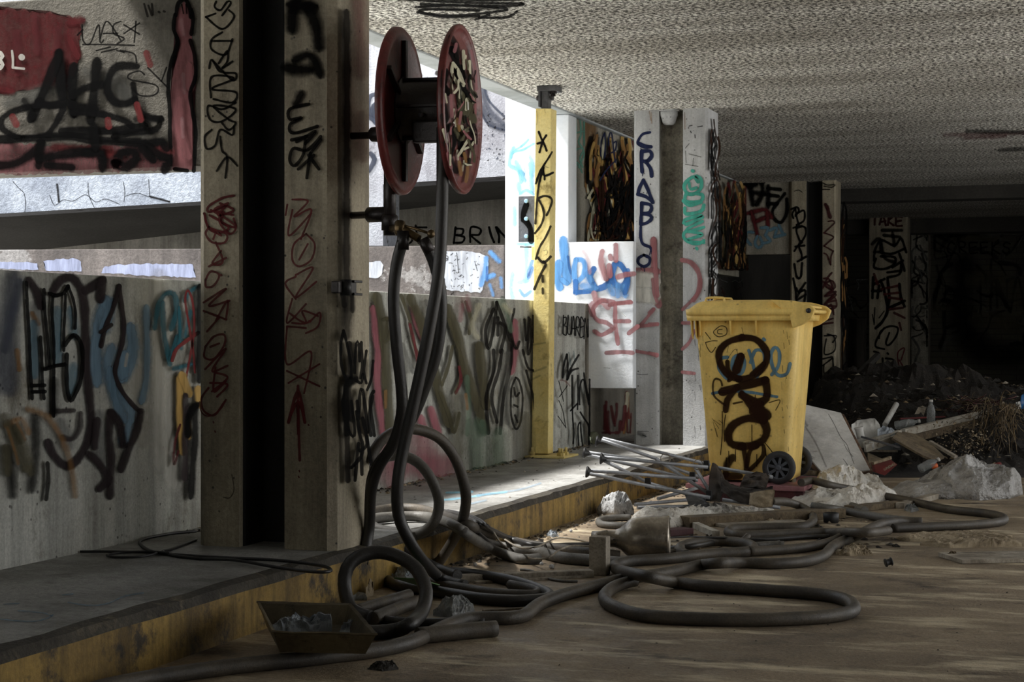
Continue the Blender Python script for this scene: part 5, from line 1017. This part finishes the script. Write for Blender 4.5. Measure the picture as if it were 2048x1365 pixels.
H1('paper_lump', 'flattened cream packet under the white plastic sheet', 'litter', '1500,1042 1530,1036 1560,1034 1575,1040', '1500,1046 1540,1050 1575,1046', .2, 'paper', seed=13, amp=.008, fr=14)
H1('foil_wrapper', 'shiny black and silver wrapper between the two right-hand hoses', 'wrapper', '1808,1014 1818,1010 1830,1012 1838,1018', '1808,1022 1822,1026 1838,1022', .1, 'clear', seed=14, amp=.014, fr=22, flat=True)
H1('rag', 'grey rag heaped behind the lower wheel of the bin', 'rag', '1585,900 1594,884 1606,880 1616,900 1620,920', '1585,955 1600,955 1620,950', .2, 'fabric', seed=16, amp=.03, fr=9, flat=True)
m = MB(); a = onz(830, 1164, .08); b = onz(873, 1172, .05); m.prism([onz(788, 1158, .1), onz(838, 1160, .1), onz(880, 1172, .04), onz(850, 1176, .03)], (0, 0, .004), 'green'); one(m, 'card', 'green card tucked under the milky plastic bag', 'card', a)
H1('bottle_fragment', 'teal plastic fragment in the shadow beside the nearest pillar', 'plastic', '716,1150 726,1140 738,1150 742,1162', '716,1168 742,1166', .06, 'teal', seed=17, amp=.01, fr=18, flat=True)
H1('paper_lump', 'tan crumpled scrap beside the teal fragment', 'litter', '732,1176 740,1158 748,1166 746,1186', '732,1196 746,1192', .05, 'paper', seed=18, amp=.01, fr=18, flat=True)
H1('bottle_fragment', 'bluish clear bottle lying left of the tan scrap', 'bottle', '706,1190 716,1184 730,1186 734,1194', '706,1202 734,1202', .06, 'clear', seed=19, amp=.004, fr=10)
# tray
t = thing('paint_tray', onz(630, 1292, 0), 'battered rectangular metal tray holding crumpled plastic, lower left', 'tray')
m = MB(); rim = [onz(x, y, .115) for x, y in ((516, 1207), (700, 1209), (752, 1270), (546, 1264))]; c = sum(rim, Vector()) / 4
def ring(s, z): return [Vector((c.x + (p.x - c.x) * s, c.y + (p.y - c.y) * s, z)) for p in rim]
def fine(r):
    o = []
    for i in range(4):
        for k in range(10): p = r[i].lerp(r[(i + 1) % 4], k / 10); p.z += .004 * noise.noise(p * 20); o.append(p)
    return o
m.loft([fine(ring(.84, .052)), fine(ring(.99, .11)), fine(ring(1.03, .115)), fine(ring(1.02, .119)), fine(ring(.95, .115)), fine(ring(.82, .06))], 'tray', sm=False); m.build('tray_body', t)
for nm, lab, tp, bs, sd in (('crumpled_plastic', 'clear crumpled plastic filling the left of the tray', '540,1252 560,1236 590,1232 620,1242 640,1226 660,1224 664,1250', '540,1262 600,1268 664,1264', 1), ('crumpled_plastic', 'clear crumpled plastic in the right of the tray', '680,1262 690,1248 705,1240 718,1230 730,1252 738,1264', '680,1272 738,1272', 4)):
    mm, o = heap(tp, bs,   .09, 'cloudy', seed=sd, amp=.016, fr=17, z0=.06, d0=5.2, flat=True); one(mm, nm, lab, 'plastic', o)
# --- leaning board
face = [ond(x, y, d) for x, y, d in ((1586, 804, 11.35), (1682, 826, 11.3), (1740, 940, 10.95), (1648, 950, 10.9), (1609, 910, 11.05), (1583, 850, 11.2))]
n = (face[1] - face[0]).cross(face[2] - face[0]).normalized(); n = n if n.dot(FW) > 0 else -n
p0 = face[0]; face = [p - n * (p - p0).dot(n) for p in face]
t = thing('table_board', (face[2] + face[3]) / 2 * 1.0, 'marbled grey board leaning to the right of the yellow bin', 'board')
m = MB(); m.prism(face, n * .012, 'marble', .002)
pl = (p0, -n)
G(m, pl, (1550, 700, 4.112), 'K 4 .4 .7: 440,530 490,620 540,720 590,780 620,860 650,940 ; 560,900 590,940 600,980 ; 570,780 590,820 640,880\ng 30 1 .4: 180,480 220,560 260,620\nbn 16 1 .3: 250,640 330,760 420,960')
m.build('board_face', t, label='grey veined face')
m = MB(); m.prism([p + n * .012 + (RT * .022 if i in (1, 2) else Vector()) for i, p in enumerate(face)], n * .05, 'chip', .003); m.build('chipboard_backing', t, label='brown crumbling chipboard backing')
# --- broken folding chair
t = thing('folding_chair', onz(1430, 1000, 0), 'collapsed folding chair of grey tubes with torn brown canvas before the bin', 'chair')
def ft(a, b, r=.0095): m = MB(); m.tube([ond(*a), ond(*b)], r, 'tube', 10); return m.build('tube', t)
J = (1422, 950, 9.35)
for a, b in (((1205, 877, 9.5), (1420, 930, 9.55)), ((1203, 880, 9.4), (1312, 918, 9.4)), ((1312, 918, 9.4), (1420, 990, 9.2)), ((1172, 905, 9.3), (1308, 925, 9.4)), ((1172, 909, 9.3), (1395, 962, 9.4)),
             ((1208, 915, 9.1), (1415, 935, 9.25)), ((1208, 922, 9.1), (1300, 968, 9.1)), ((1300, 968, 9.1), (1415, 1000, 9.1)), ((1178, 942, 8.9), (1390, 958, 9.2)), ((1178, 948, 8.85), (1310, 975, 9.0)), ((1310, 975, 9.0), (1420, 996, 9.0)),
             ((1330, 930, 9.5), (1400, 955, 9.6)), ((1436, 936, 9.3), (1545, 955, 9.2)), ((1270, 1010, 8.95), (1380, 1000, 9.3)), ((1275, 1016, 8.9), (1420, 1012, 9.1)), ((1316, 998, 9.2), (1400, 975, 9.5)), ((1445, 1000, 9.0), (1560, 1016, 8.9)), ((1390, 935, 9.4), (1420, 985, 9.2))): ft(a, b)
for a, d, ax_ in (((1197, 884), 9.45, (-1, .2, 1)), ((1172, 907), 9.3, (-1, .1, 1)), ((1206, 918), 9.1, (-1, .1, 1)), ((1178, 945), 8.87, (-1, .15, 1))):
    m = MB(); c = ond(*a, d); a3 = (RT * ax_[0] + UP * ax_[1]).normalized(); m.lathe(c - a3 * .018, a3, [(0, .012), (.012, .016), (.024, .028), (.030, .030), (.034, .026), (.036, .001)], 'hubdark', 18); m.build('foot', t, label='dark rubber foot')
for a, d in (((1296, 967), 9.05), ((1385, 955), 9.3), ((1418, 992), 9.05), ((1413, 932), 9.3)):
    m = MB(); c = ond(*a, d); m.bar(c - UP * .028, c + UP * .028, .024, .03, 'hubdark', .004); m.build('joint_clip', t, label='black plastic joint clip')
for a, d in (((1331, 918), 9.35), ((1396, 930), 9.3)):
    m = MB(); c = ond(*a, d); m.tube([c + (RT * math.cos(q) + UP * math.sin(q)) * .026 for q in [i * math.pi / 10 for i in range(21)]], .0025, 'wood', 6); m.build('wire_ring', t)
def cloth(pts, mat, nm, amp=.012, lab=None, nu=14, seed=1):
    """a creased strip of canvas between two 3-D edges, with thickness"""
    A, B = [catmull([ond(*p) for p in e], .02) for e in pts]; m = MB(); k = m.mi(mat); rows = []
    n_ = min(len(A), len(B)); n_ = max(n_, 6)
    for i in range(n_):
        a = A[int(i * (len(A) - 1) / (n_ - 1))]; b = B[int(i * (len(B) - 1) / (n_ - 1))]; row = []
        for j in range(nu + 1): p = a.lerp(b, j / nu); q = p * 14 + Vector((seed * 5, 0, 0)); row.append(p + (FW * -1 + UP * .5) * amp * (rn(q, 3) + math.sin(math.pi * j / nu)))
        rows.append(row)
    vf = [[m.bm.verts.new(p) for p in r] for r in rows]; vb = [[m.bm.verts.new(p + FW * .004) for p in r] for r in rows]
    for i in range(n_ - 1):
        for j in range(nu):
            for V, o_ in ((vf, 0), (vb, 1)): f = m.bm.faces.new((V[i][j], V[i + 1][j], V[i + 1][j + 1], V[i][j + 1])); f.material_index = k; f.smooth = True
        for j in (0, nu): f = m.bm.faces.new((vf[i][j], vf[i + 1][j], vb[i + 1][j], vb[i][j])); f.material_index = k
    for i in (0, n_ - 1):
        for j in range(nu): f = m.bm.faces.new((vf[i][j], vf[i][j + 1], vb[i][j + 1], vb[i][j])); f.material_index = k
    return m.build(nm, t, label=lab)
cloth([[(1425, 925, 9.3), (1418, 960, 9.2), (1420, 1005, 9.05)], [(1440, 935, 9.3), (1450, 965, 9.2), (1440, 1005, 9.0)]], 'fabric', 'canvas', seed=1)
cloth([[(1440, 950, 9.2), (1462, 966, 9.1), (1500, 974, 9.05), (1545, 975, 9.0)], [(1442, 985, 9.05), (1470, 1000, 8.95), (1510, 1010, 8.9), (1548, 1000, 8.9)]], 'fabric', 'canvas', amp=.02, seed=2)
cloth([[(1490, 950, 9.2), (1520, 945, 9.2), (1540, 950, 9.15)], [(1480, 972, 9.1), (1515, 976, 9.0), (1530, 985, 9.0)]], 'fabric', 'canvas', amp=.02, seed=3)
cloth([[(1500, 986, 8.95), (1520, 982, 8.9), (1550, 980, 8.9)], [(1498, 1010, 8.9), (1520, 1016, 8.85), (1545, 1015, 8.85)]], 'paper', 'canvas_cuff', amp=.008, lab='tan canvas cuff', seed=4)
cloth([[(1370, 990, 9.1), (1395, 985, 9.1)], [(1380, 1025, 8.95), (1420, 1012, 9.0)]], 'steel', 'canvas', amp=.01, lab='grey torn canvas flap', seed=5)
# --- timber and panels on the floor in the middle
def plank(name, label, a, b, w, h, mat, cat='timber', bev=.002, za=None, zb=None, group=None, roll=0):
    A = ond(*a) if len(a) == 3 else onz(a[0], a[1], h / 2 + .001); B = ond(*b) if len(b) == 3 else onz(b[0], b[1], h / 2 + .001)
    m = MB(); m.bar(A, B, w, h, mat, bev, roll); return one(m, name, label, cat, A, group)
plank('long_board', 'long dusty board lying under the white sheet and hoses', (1368, 1044), (1680, 1026), .10, .05, 'woodbrown')
plank('long_board', 'thin flat board in front of the longest dusty board', (1440, 1052), (1610, 1044), .12, .015, 'wood')
plank('metal_channel', 'short white metal channel angled in front of the sheet', (1372, 1046, 8.75), (1432, 1072, 8.15), .035, .045, 'woodwhite', 'channel')
plank('wood_block', 'dark red board edge under the white sheet', (1330, 1066), (1376, 1062), .08, .03, 'maroon')
plank('wood_strip', 'pale strip lying inside the hose tangle', (1394, 1082), (1440, 1080), .04, .03, 'wood')
plank('wood_strip', 'slat leading right from below the low white sheet', (1800, 1012), (1895, 986), .05, .03, 'wood')
plank('wood_strip', 'brown wet slat under the middle hoses', (1700, 1018), (1800, 1008), .08, .03, 'woodbrown')
plank('wood_strip', 'thin dark strip lying left of the grey jointed pipe', (965, 1222), (1062, 1216), .012, .006, 'wood')
plank('plank', 'flat dark plank on the floor at the right edge', (1900, 1117), (2120, 1112), .24, .018, 'wood')
H1('splintered_wood', 'splintered bark-like end at the tip of the flat plank', 'wood', '1892,1112 1900,1104 1910,1105 1920,1112', '1892,1118 1920,1118', .06, 'woodbrown', seed=21, amp=.012, fr=20, flat=True)
H1('newspaper_stack', 'soggy stack of newspapers on the floor at right, nearer one', 'newspaper', '1840,1080 1870,1076 1910,1080 1950,1072 1990,1070 2020,1072 2044,1080', '1840,1092 1900,1097 1960,1096 2044,1094', .3, 'paper', seed=22, amp=.010, fr=9, nu=80, pw=.25, flat=True)
H1('newspaper_stack', 'flattened newspaper behind the soggy stack', 'newspaper', '1790,1072 1810,1066 1860,1070 1920,1066 1980,1064 2025,1063', '1790,1080 1820,1084 1900,1084 2025,1078', .28, 'paper', seed=23, amp=.008, fr=9, nu=80, pw=.25, flat=True)
m = MB(); o = onz(1770, 1137, .0); m.lathe(o + UP * .02, (.4, -.9, .25), [(0, .016), (.005, .018), (.008, .013), (.022, .013), (.026, .018), (.03, .016)], 'hubdark', 20); one(m, 'plastic_cap', 'small black plastic cap alone on the open floor', 'cap', o)  # a loose plastic cap
m = MB(); o = onz(1662, 1046, 0); m.lathe(o, UP, [(0, .034), (.004, .038), (.048, .040), (.05, .036), (.01, .033)], 'hubdark', 24); one(m, 'pot', 'small black pot under the hose right of the tangle', 'pot', o)
for i, (x, y, s, lb) in enumerate(((1103, 1138, .011, 'in front of the bare wires'), (1083, 1131, .008, 'beside the grey jointed pipe'), (1142, 1065, .008, 'near the kerb foot'), (950, 1133, .009, 'at the left end of the long rail'))):
    m = MB(); o = onz(x, y, 0); m.lathe(o, UP, [(0, s * .6), (s * .5, s), (s * 1.2, s * .9), (s * 1.7, s * .3)], 'rock', 8, sm=False); one(m, 'pebble', 'small round pebble ' + lb, 'pebble', o)
m = MB(); o = onz(1187, 889, ZT); m.lathe(o + UP * .045, (-.3, -.6, .1), [(-.03, .012), (-.028, .03), (-.012, .043), (.008, .045), (.028, .036), (.04, .018), (.044, .001)], 'glass', 28); one(m, 'glass_bulb', 'round greenish glass bulb on the walkway behind the chair feet', 'bulb', o)
# --- rubble mound behind
m = MB(); k = m.mi('soil'); NU, NV = 110, 70; rows = []
ss = lambda x: max(0, min(1, x)) ** 2 * (3 - 2 * max(0, min(1, x)))
def mound(d, l): return .40 * ss((d - 11.7) / 2.2) * ss((l - 2.05) / 1.1) * (1 - .5 * ss((d - 16) / 4)) + .16 * ss((d - 14) / 1.2) * ss((l - 2.3) / .5) * (1 - ss((l - 3.9) / .8))
for i in range(NU + 1):
    row = []
    for j in range(NV + 1):
        l = 1.95 + 4.6 * i / NU; d = 11.5 + 7.5 * j / NV; z = mound(d, l); p = EYE + FW * d + RT * l; p.z = z * (1 + .35 * noise.noise(p * 2.3)) + min(1, z * 12) * (.05 * rn(p * 4, 4)); row.append(m.bm.verts.new((p.x, min(p.y, 2.53 + .0001 * i), max(p.z, .0) + .002)))
    rows.append(row)
for i in range(NU):
    for j in range(NV): f = m.bm.faces.new((rows[i][j], rows[i][j + 1], rows[i + 1][j + 1], rows[i + 1][j])); f.material_index = k; f.smooth = False
o = m.build('rubble_mound', origin=EYE + FW * 13 + RT * 3.4 - UP * H); o['label'] = 'dark mound of soil and rubble filling the far right'; o['category'] = 'rubble'; o['kind'] = 'stuff'
# loose chips, leaves, flakes strewn about
rnd = random.Random(12)
def flakes(name, label, zone, n, mats, smin, smax, seed, cat='debris'):
    r = random.Random(seed); m = MB()
    for _ in range(n):
        p = zone(r); a = r.uniform(0, 6.28); s = r.uniform(smin, smax); mt = m.mi(r.choice(mats)); q = []
        nn = r.choice((3, 4, 5))
        vs = [Vector((p.x + math.cos(a + 6.28 * i / nn) * s * r.uniform(.6, 1.2), p.y + math.sin(a + 6.28 * i / nn) * s * r.uniform(.4, 1), p.z + r.uniform(0, s * .25))) for i in range(nn)]
        top = m.bm.verts.new(p + UP * s * r.uniform(.2, .7)); vv = [m.bm.verts.new(v) for v in vs]
        for i in range(nn): f = m.bm.faces.new((vv[i], vv[(i + 1) % nn], top)); f.material_index = mt
        f = m.bm.faces.new(vv[::-1]); f.material_index = mt
    o = m.build(name, origin=zone(random.Random(seed))); o['label'] = label; o['category'] = cat; o['kind'] = 'stuff'
flakes('leaf_litter', 'dry leaf crumbs along the foot of the parapet', lambda r: Vector((r.uniform(6, 11.6), 3.42 - abs(r.gauss(0, .05)), ZT)), 520, ['soil', 'woodbrown', 'dark', 'paper'], .006, .022, 1, 'litter')
flakes('floor_grit', 'grit and dead leaves along the kerb foot', lambda r: Vector((r.uniform(6.2, 11.5), 2.54 - abs(r.gauss(0, .07)), 0)), 520, ['soil', 'dark', 'woodbrown', 'wood'], .005, .02, 2, 'grit')
flakes('floor_chips', 'small chips scattered over the open floor', lambda r: (lambda p: p)(onz(r.uniform(900, 2040), r.uniform(1050, 1350), 0)), 150, ['dark', 'soil', 'paper', 'dark'], .002, .007, 3, 'grit')
flakes('walkway_chips', 'dark crumbs scattered on the walkway top', lambda r: Vector((r.uniform(6.2, 11.5), r.uniform(2.66, 3.4), ZT)), 110, ['dark', 'soil', 'wood'], .004, .012, 4, 'grit')
flakes('rubble_scraps', 'small scraps of paper, wood and plastic covering the mound', lambda r: (lambda d, l: (lambda p: Vector((p.x, p.y, mound(d, l) + .03)))(EYE + FW * d + RT * l))(r.uniform(11.9, 15.5), r.uniform(2.2, 5.0)), 900, ['soil', 'dark', 'woodbrown', 'wood', 'twig', 'soil', 'dark', 'soil'], .01, .05, 5, 'rubble')
flakes('tangle_litter', 'trodden litter under the hose tangle', lambda r: onz(r.uniform(1240, 1800), r.uniform(1030, 1100), 0), 260, ['soil', 'woodbrown', 'wood', 'paper', 'dark'], .006, .03, 6, 'litter')
# --- things on the mound
def pk_(name, label, a, b, w, h, mat, **k): return plank(name, label, a, b, w, h, mat, **k)
pk_('white_beam', 'flaking white beam rising to the roots on the mound', (1806, 866, 12.3), (1986, 824, 12.9), .045, .05, 'woodwhite')
pk_('brown_beam', 'brown batten just under the flaking white beam', (1822, 878, 12.3), (1985, 836, 12.9), .05, .05, 'woodbrown')
pk_('white_beam', 'short white beam crossing below the tub', (1722, 890, 12.0), (1800, 866, 12.2), .04, .04, 'woodwhite')
pk_('batten', 'white slotted slat under the short white beam', (1730, 898, 11.9), (1798, 876, 12.1), .02, .05, 'woodwhite')
pk_('batten', 'thin tan slat above the dark wedge on the mound', (1734, 902, 12.0), (1795, 903, 12.0), .03, .015, 'wood')
pk_('batten', 'pale slat under the edge of the leaning board', (1596, 918, 11.4), (1611, 911, 11.6), .06, .03, 'woodwhite')
pk_('batten', 'brown slat on the floor below the leaning board', (1600, 945, 11.0), (1660, 948, 11.2), .2, .03, 'woodbrown')
pk_('dark_pole', 'longest dark pole leaning against the farthest pillar', (1665, 800, 16.5), (1756, 711, 17.5), .05, .05, 'dark', cat='pole')
pk_('dark_pole', 'dark pole crossing low before the farthest pillar', (1690, 776, 16.0), (1785, 748, 16.5), .05, .05, 'dark', cat='pole')
pk_('batten', 'yellowed stick right of the root tangle', (2012, 812, 13.0), (2040, 826, 13.0), .03, .02, 'wood')
pk_('white_slip', 'narrow white slip in the dark behind the white tube', (1737, 815, 14.0), (1760, 814, 14.0), .03, .012, 'white_plain', cat='scrap')
pk_('red_rod', 'thin red rod behind the flaking white beam', (1800, 838, 12.9), (1890, 834, 13.1), .012, .012, 'redp', cat='rod')
pk_('batten', 'sloping tan plank edge below the brown board', (1860, 884, 12.0), (1912, 915, 11.8), .03, .02, 'wood')
pk_('bent_pipe', 'grey slim bar running from the white tub to the brown board', (1722, 874, 11.9), (1800, 896, 11.8), .014, .014, 'steel', cat='bar')
m = MB(); m.tube([ond(1770, 850, 12.7), ond(1793, 809, 12.9)], .020, 'white_plain', 16); one(m, 'white_tube', 'white tube sticking up out of the rubble', 'tube', ond(1770, 850, 12.7))
# broken brown board
def slab3(name, label, cat, pts, th, mat, bev=.002):
    P = [ond(*p) for p in pts]; n = (P[1] - P[0]).cross(P[2] - P[0]).normalized(); n = n if n.dot(FW) > 0 else -n; P = [p - n * (p - P[0]).dot(n) for p in P]
    m = MB(); m.prism(P, n * th, mat, bev); return one(m, name, label, cat, P[0])
slab3('brown_board', 'broken brown fibreboard tipped over the rubble', 'board', ((1797, 862, 12.2), (1830, 868, 12.3), (1858, 884, 12.2), (1888, 918, 11.9), (1868, 934, 11.7), (1840, 926, 11.7), (1812, 898, 11.8), (1780, 888, 11.9)), .015, 'woodbrown')
slab3('grey_panel', 'mottled grey panel in the dark beyond the roots', 'panel', ((1902, 792, 15), (1952, 778, 15.4), (1984, 771, 15.6), (1972, 796, 15.2), (1930, 802, 15)), .02, 'sack')
slab3('dark_wedge', 'dark board wedge leaning left of the red box', 'board', ((1735, 905, 11.9), (1765, 918, 11.8), (1752, 942, 11.5), (1738, 930, 11.6)), .02, 'woodbrown')
slab3('rubble_brick', 'tan block standing behind the red rod', 'block', ((1826, 835, 13.2), (1836, 815, 13.3), (1852, 817, 13.3), (1846, 836, 13.2)), .08, 'wood')
m = MB(); P = [ond(*p) for p in ((1748, 928, 11.5), (1780, 918, 11.6), (1795, 930, 11.4), (1770, 952, 11.1), (1752, 946, 11.2))]
t = thing('red_box', P[0], 'dark red printed carton half buried beside the leaning board', 'box')
m.prism(P, FW * .1, 'redp', .003); n = (P[1] - P[0]).cross(P[3] - P[0]).normalized(); word(m, (P[0], n), 'UNDAL', 1768, 938, 4.2, -2.6, 0, 5, 5, -2.6, 1.2, 'cr', .3, .7, jit=.03); m.build('carton', t)
m = MB(); m.bar(ond(1746, 928, 11.48), ond(1781, 916, 11.58), .02, .02, 'paper'); m.build('carton_edge', t, label='tan torn edge')
H1('plastic_tub', 'white plastic tub on its side behind the leaning board', 'tub', '1703,848 1715,840 1735,838 1750,838 1758,848 1762,860', '1703,862 1730,868 1762,864', .25, 'white_plain', seed=31, amp=.01, fr=4, z0=.16, d0=12.2, pw=.35)
H1('plastic_bag', 'clear plastic bag right of the white tub', 'plastic bag', '1755,856 1775,852 1795,862 1802,870', '1755,872 1780,876 1802,874', .2, 'cloudy', seed=32, amp=.02, fr=8, z0=.14, d0=12.1, flat=True)
m = MB(); m.lathe(ond(1722, 878, 12.0), UP * 1 + RT * -.2, [(0, .022), (.003, .026), (.06, .028), (.075, .034), (.08, .034), (.08, .03)], 'white_plain', 20); one(m, 'plastic_cup', 'white plastic cup leaning below the tub', 'cup', ond(1722, 878, 12))
m = MB(); m.lathe(ond(1738, 892, 11.95), RT, [(0, .015), (.003, .026), (.03, .026), (.033, .015)], 'white_plain', 18); one(m, 'plastic_lid', 'small white plastic lid beneath the slotted slat', 'lid', ond(1738, 892, 11.95))  # a loose plastic lid
def bottle(label, a, ax, L, mat, d):
    m = MB(); ax = Vector(ax).normalized(); o = ond(*a, d); m.lathe(o, ax, [(0, .02), (.004, .03), (L * .2, .031), (L * .25, .028), (L * .3, .031), (L * .62, .031), (L * .8, .022), (L * .88, .012), (L, .012)], mat, 22)
    t = thing('plastic_bottle', o, label, 'bottle'); m.build('bottle_body', t); m = MB(); m.lathe(o + ax * L * .97, ax, [(0, .014), (.018, .014)], 'white_plain', 14); m.build('cap', t)
bottle('clear plastic bottle upright behind the white beam', (1862, 850), (0, 0, 1), .17, 'clear', 12.8)
bottle('clear plastic bottle lying among the rubble left of the upright one', (1790, 852), (.3, -1, .2), .17, 'clear', 12.6)
bottle('striped clear bottle lying behind the large grey sack', (1838, 940), (.3, -.9, .5), .14, 'clear', 11.6)
m = MB(); m.lathe(ond(1862, 934, 11.6), RT + UP * .2, [(0, .012), (.004, .018), (.04, .018), (.045, .01)], 'orange', 16); one(m, 'plastic_scrap', 'orange cap poking up behind the large grey sack', 'cap', ond(1862, 934, 11.6))
m = MB(); m.lathe(ond(1990, 932, 11.9), RT + UP * .2, [(0, .012), (.004, .018), (.04, .018), (.045, .01)], 'redp', 16); one(m, 'plastic_scrap', 'reddish scrap at the top of the large grey sack', 'cap', ond(1990, 932, 11.9))
m = MB(); m.tube(catmull([ond(*p, 12.6) for p in ((1810, 862), (1812, 850), (1817, 842), (1820, 846))], .01), .006, 'white_plain', 8); one(m, 'plastic_scrap', 'white curved plastic hook left of the flaking beam', 'hook', ond(1810, 862, 12.6))
H1('blue_container', 'blue plastic container cut off by the right edge', 'container', '2039,806 2043,790 2055,784 2075,786 2085,806', '2039,838 2085,838', .2, 'blue', seed=34, amp=.004, fr=4, z0=.38, d0=13.2, pw=.3)
m = MB(); m.prism([ond(x, y, 13.1) for x, y in ((2032, 806), (2040, 803), (2043, 815), (2035, 819))], FW * .01, 'white_plain'); one(m, 'white_tag', 'white tag beside the blue container', 'tag', ond(2036, 812, 13.1))
# dark lump behind bin on the far walkway
H1('soil_heap', 'black heap of debris before the farthest pillar', 'debris', '1628,792 1660,786 1700,776 1735,770 1780,762 1830,770 1880,786', '1628,812 1750,815 1880,812', 1.2, 'soil', seed=35, amp=.14, fr=2.2, nu=90, d0=15.5, z0=.05, flat=True)
# root tangle and foliage
r = random.Random(5); m = MB()
for i in range(230):
    x = r.gauss(1996, 22); y = r.uniform(806, 838); d = r.uniform(12.3, 12.9); P = [ond(x, y, d)]; a = r.uniform(.9, 2.2) if r.random() < .75 else r.uniform(-3.1, 3.1)
    L = r.uniform(20, 110)
    for j in range(5): a += r.uniform(-.5, .5); x += math.cos(a) * L / 5 * .7; y += abs(math.sin(a)) * L / 5 * (1 if r.random() < .9 else -1); d -= r.uniform(0, .05); P.append(ond(x, min(y, 935), d))
    m.tube(catmull(P, .03), r.uniform(.0012, .0035), r.choice(['twig', 'twig', 'soil', 'soil', 'woodbrown']), 4, caps=False)
for i in range(120):
    x = r.uniform(1905, 2010); y = r.uniform(800, 826); P = [ond(x, y, 13 + r.uniform(-.2, .2))]; a = r.uniform(-.8, .8) + (math.pi if r.random() < .5 else 0)
    for j in range(4): a += r.uniform(-.6, .6); x += math.cos(a) * 9; y += math.sin(a) * 5; P.append(ond(x, y, 13 + r.uniform(-.1, .1)))
    m.tube(catmull(P, .04), r.uniform(.001, .003), r.choice(['twig', 'maroon', 'woodbrown']), 4, caps=False)
o = m.build('root_tangle', origin=ond(1996, 930, 12.3)); o['label'] = 'hanging tangle of dry roots at the upper end of the white beam'; o['category'] = 'roots'; o['kind'] = 'stuff'
m = MB()
for i in range(700):
    x = r.gauss(1930, 30); y = r.gauss(885, 18); d = r.uniform(12.0, 12.5); c = ond(x, min(max(y, 845), 925), d); a = Vector((r.uniform(-1, 1), r.uniform(-1, 1), r.uniform(-1, 1))).normalized(); b = a.orthogonal().normalized(); s = r.uniform(.006, .018)
    vs = [m.bm.verts.new(c + a * s), m.bm.verts.new(c + b * s * .5), m.bm.verts.new(c - a * s), m.bm.verts.new(c - b * s * .5 + a.cross(b) * s * .3)]
    f = m.bm.faces.new(vs); f.material_index = m.mi(r.choice(['paper', 'soil', 'soil', 'woodbrown', 'dark', 'paper', 'soil']))
o = m.build('dry_foliage', origin=ond(1930, 925, 12.2)); o['label'] = 'clump of shrivelled leaves under the brown batten'; o['category'] = 'foliage'; o['kind'] = 'stuff'
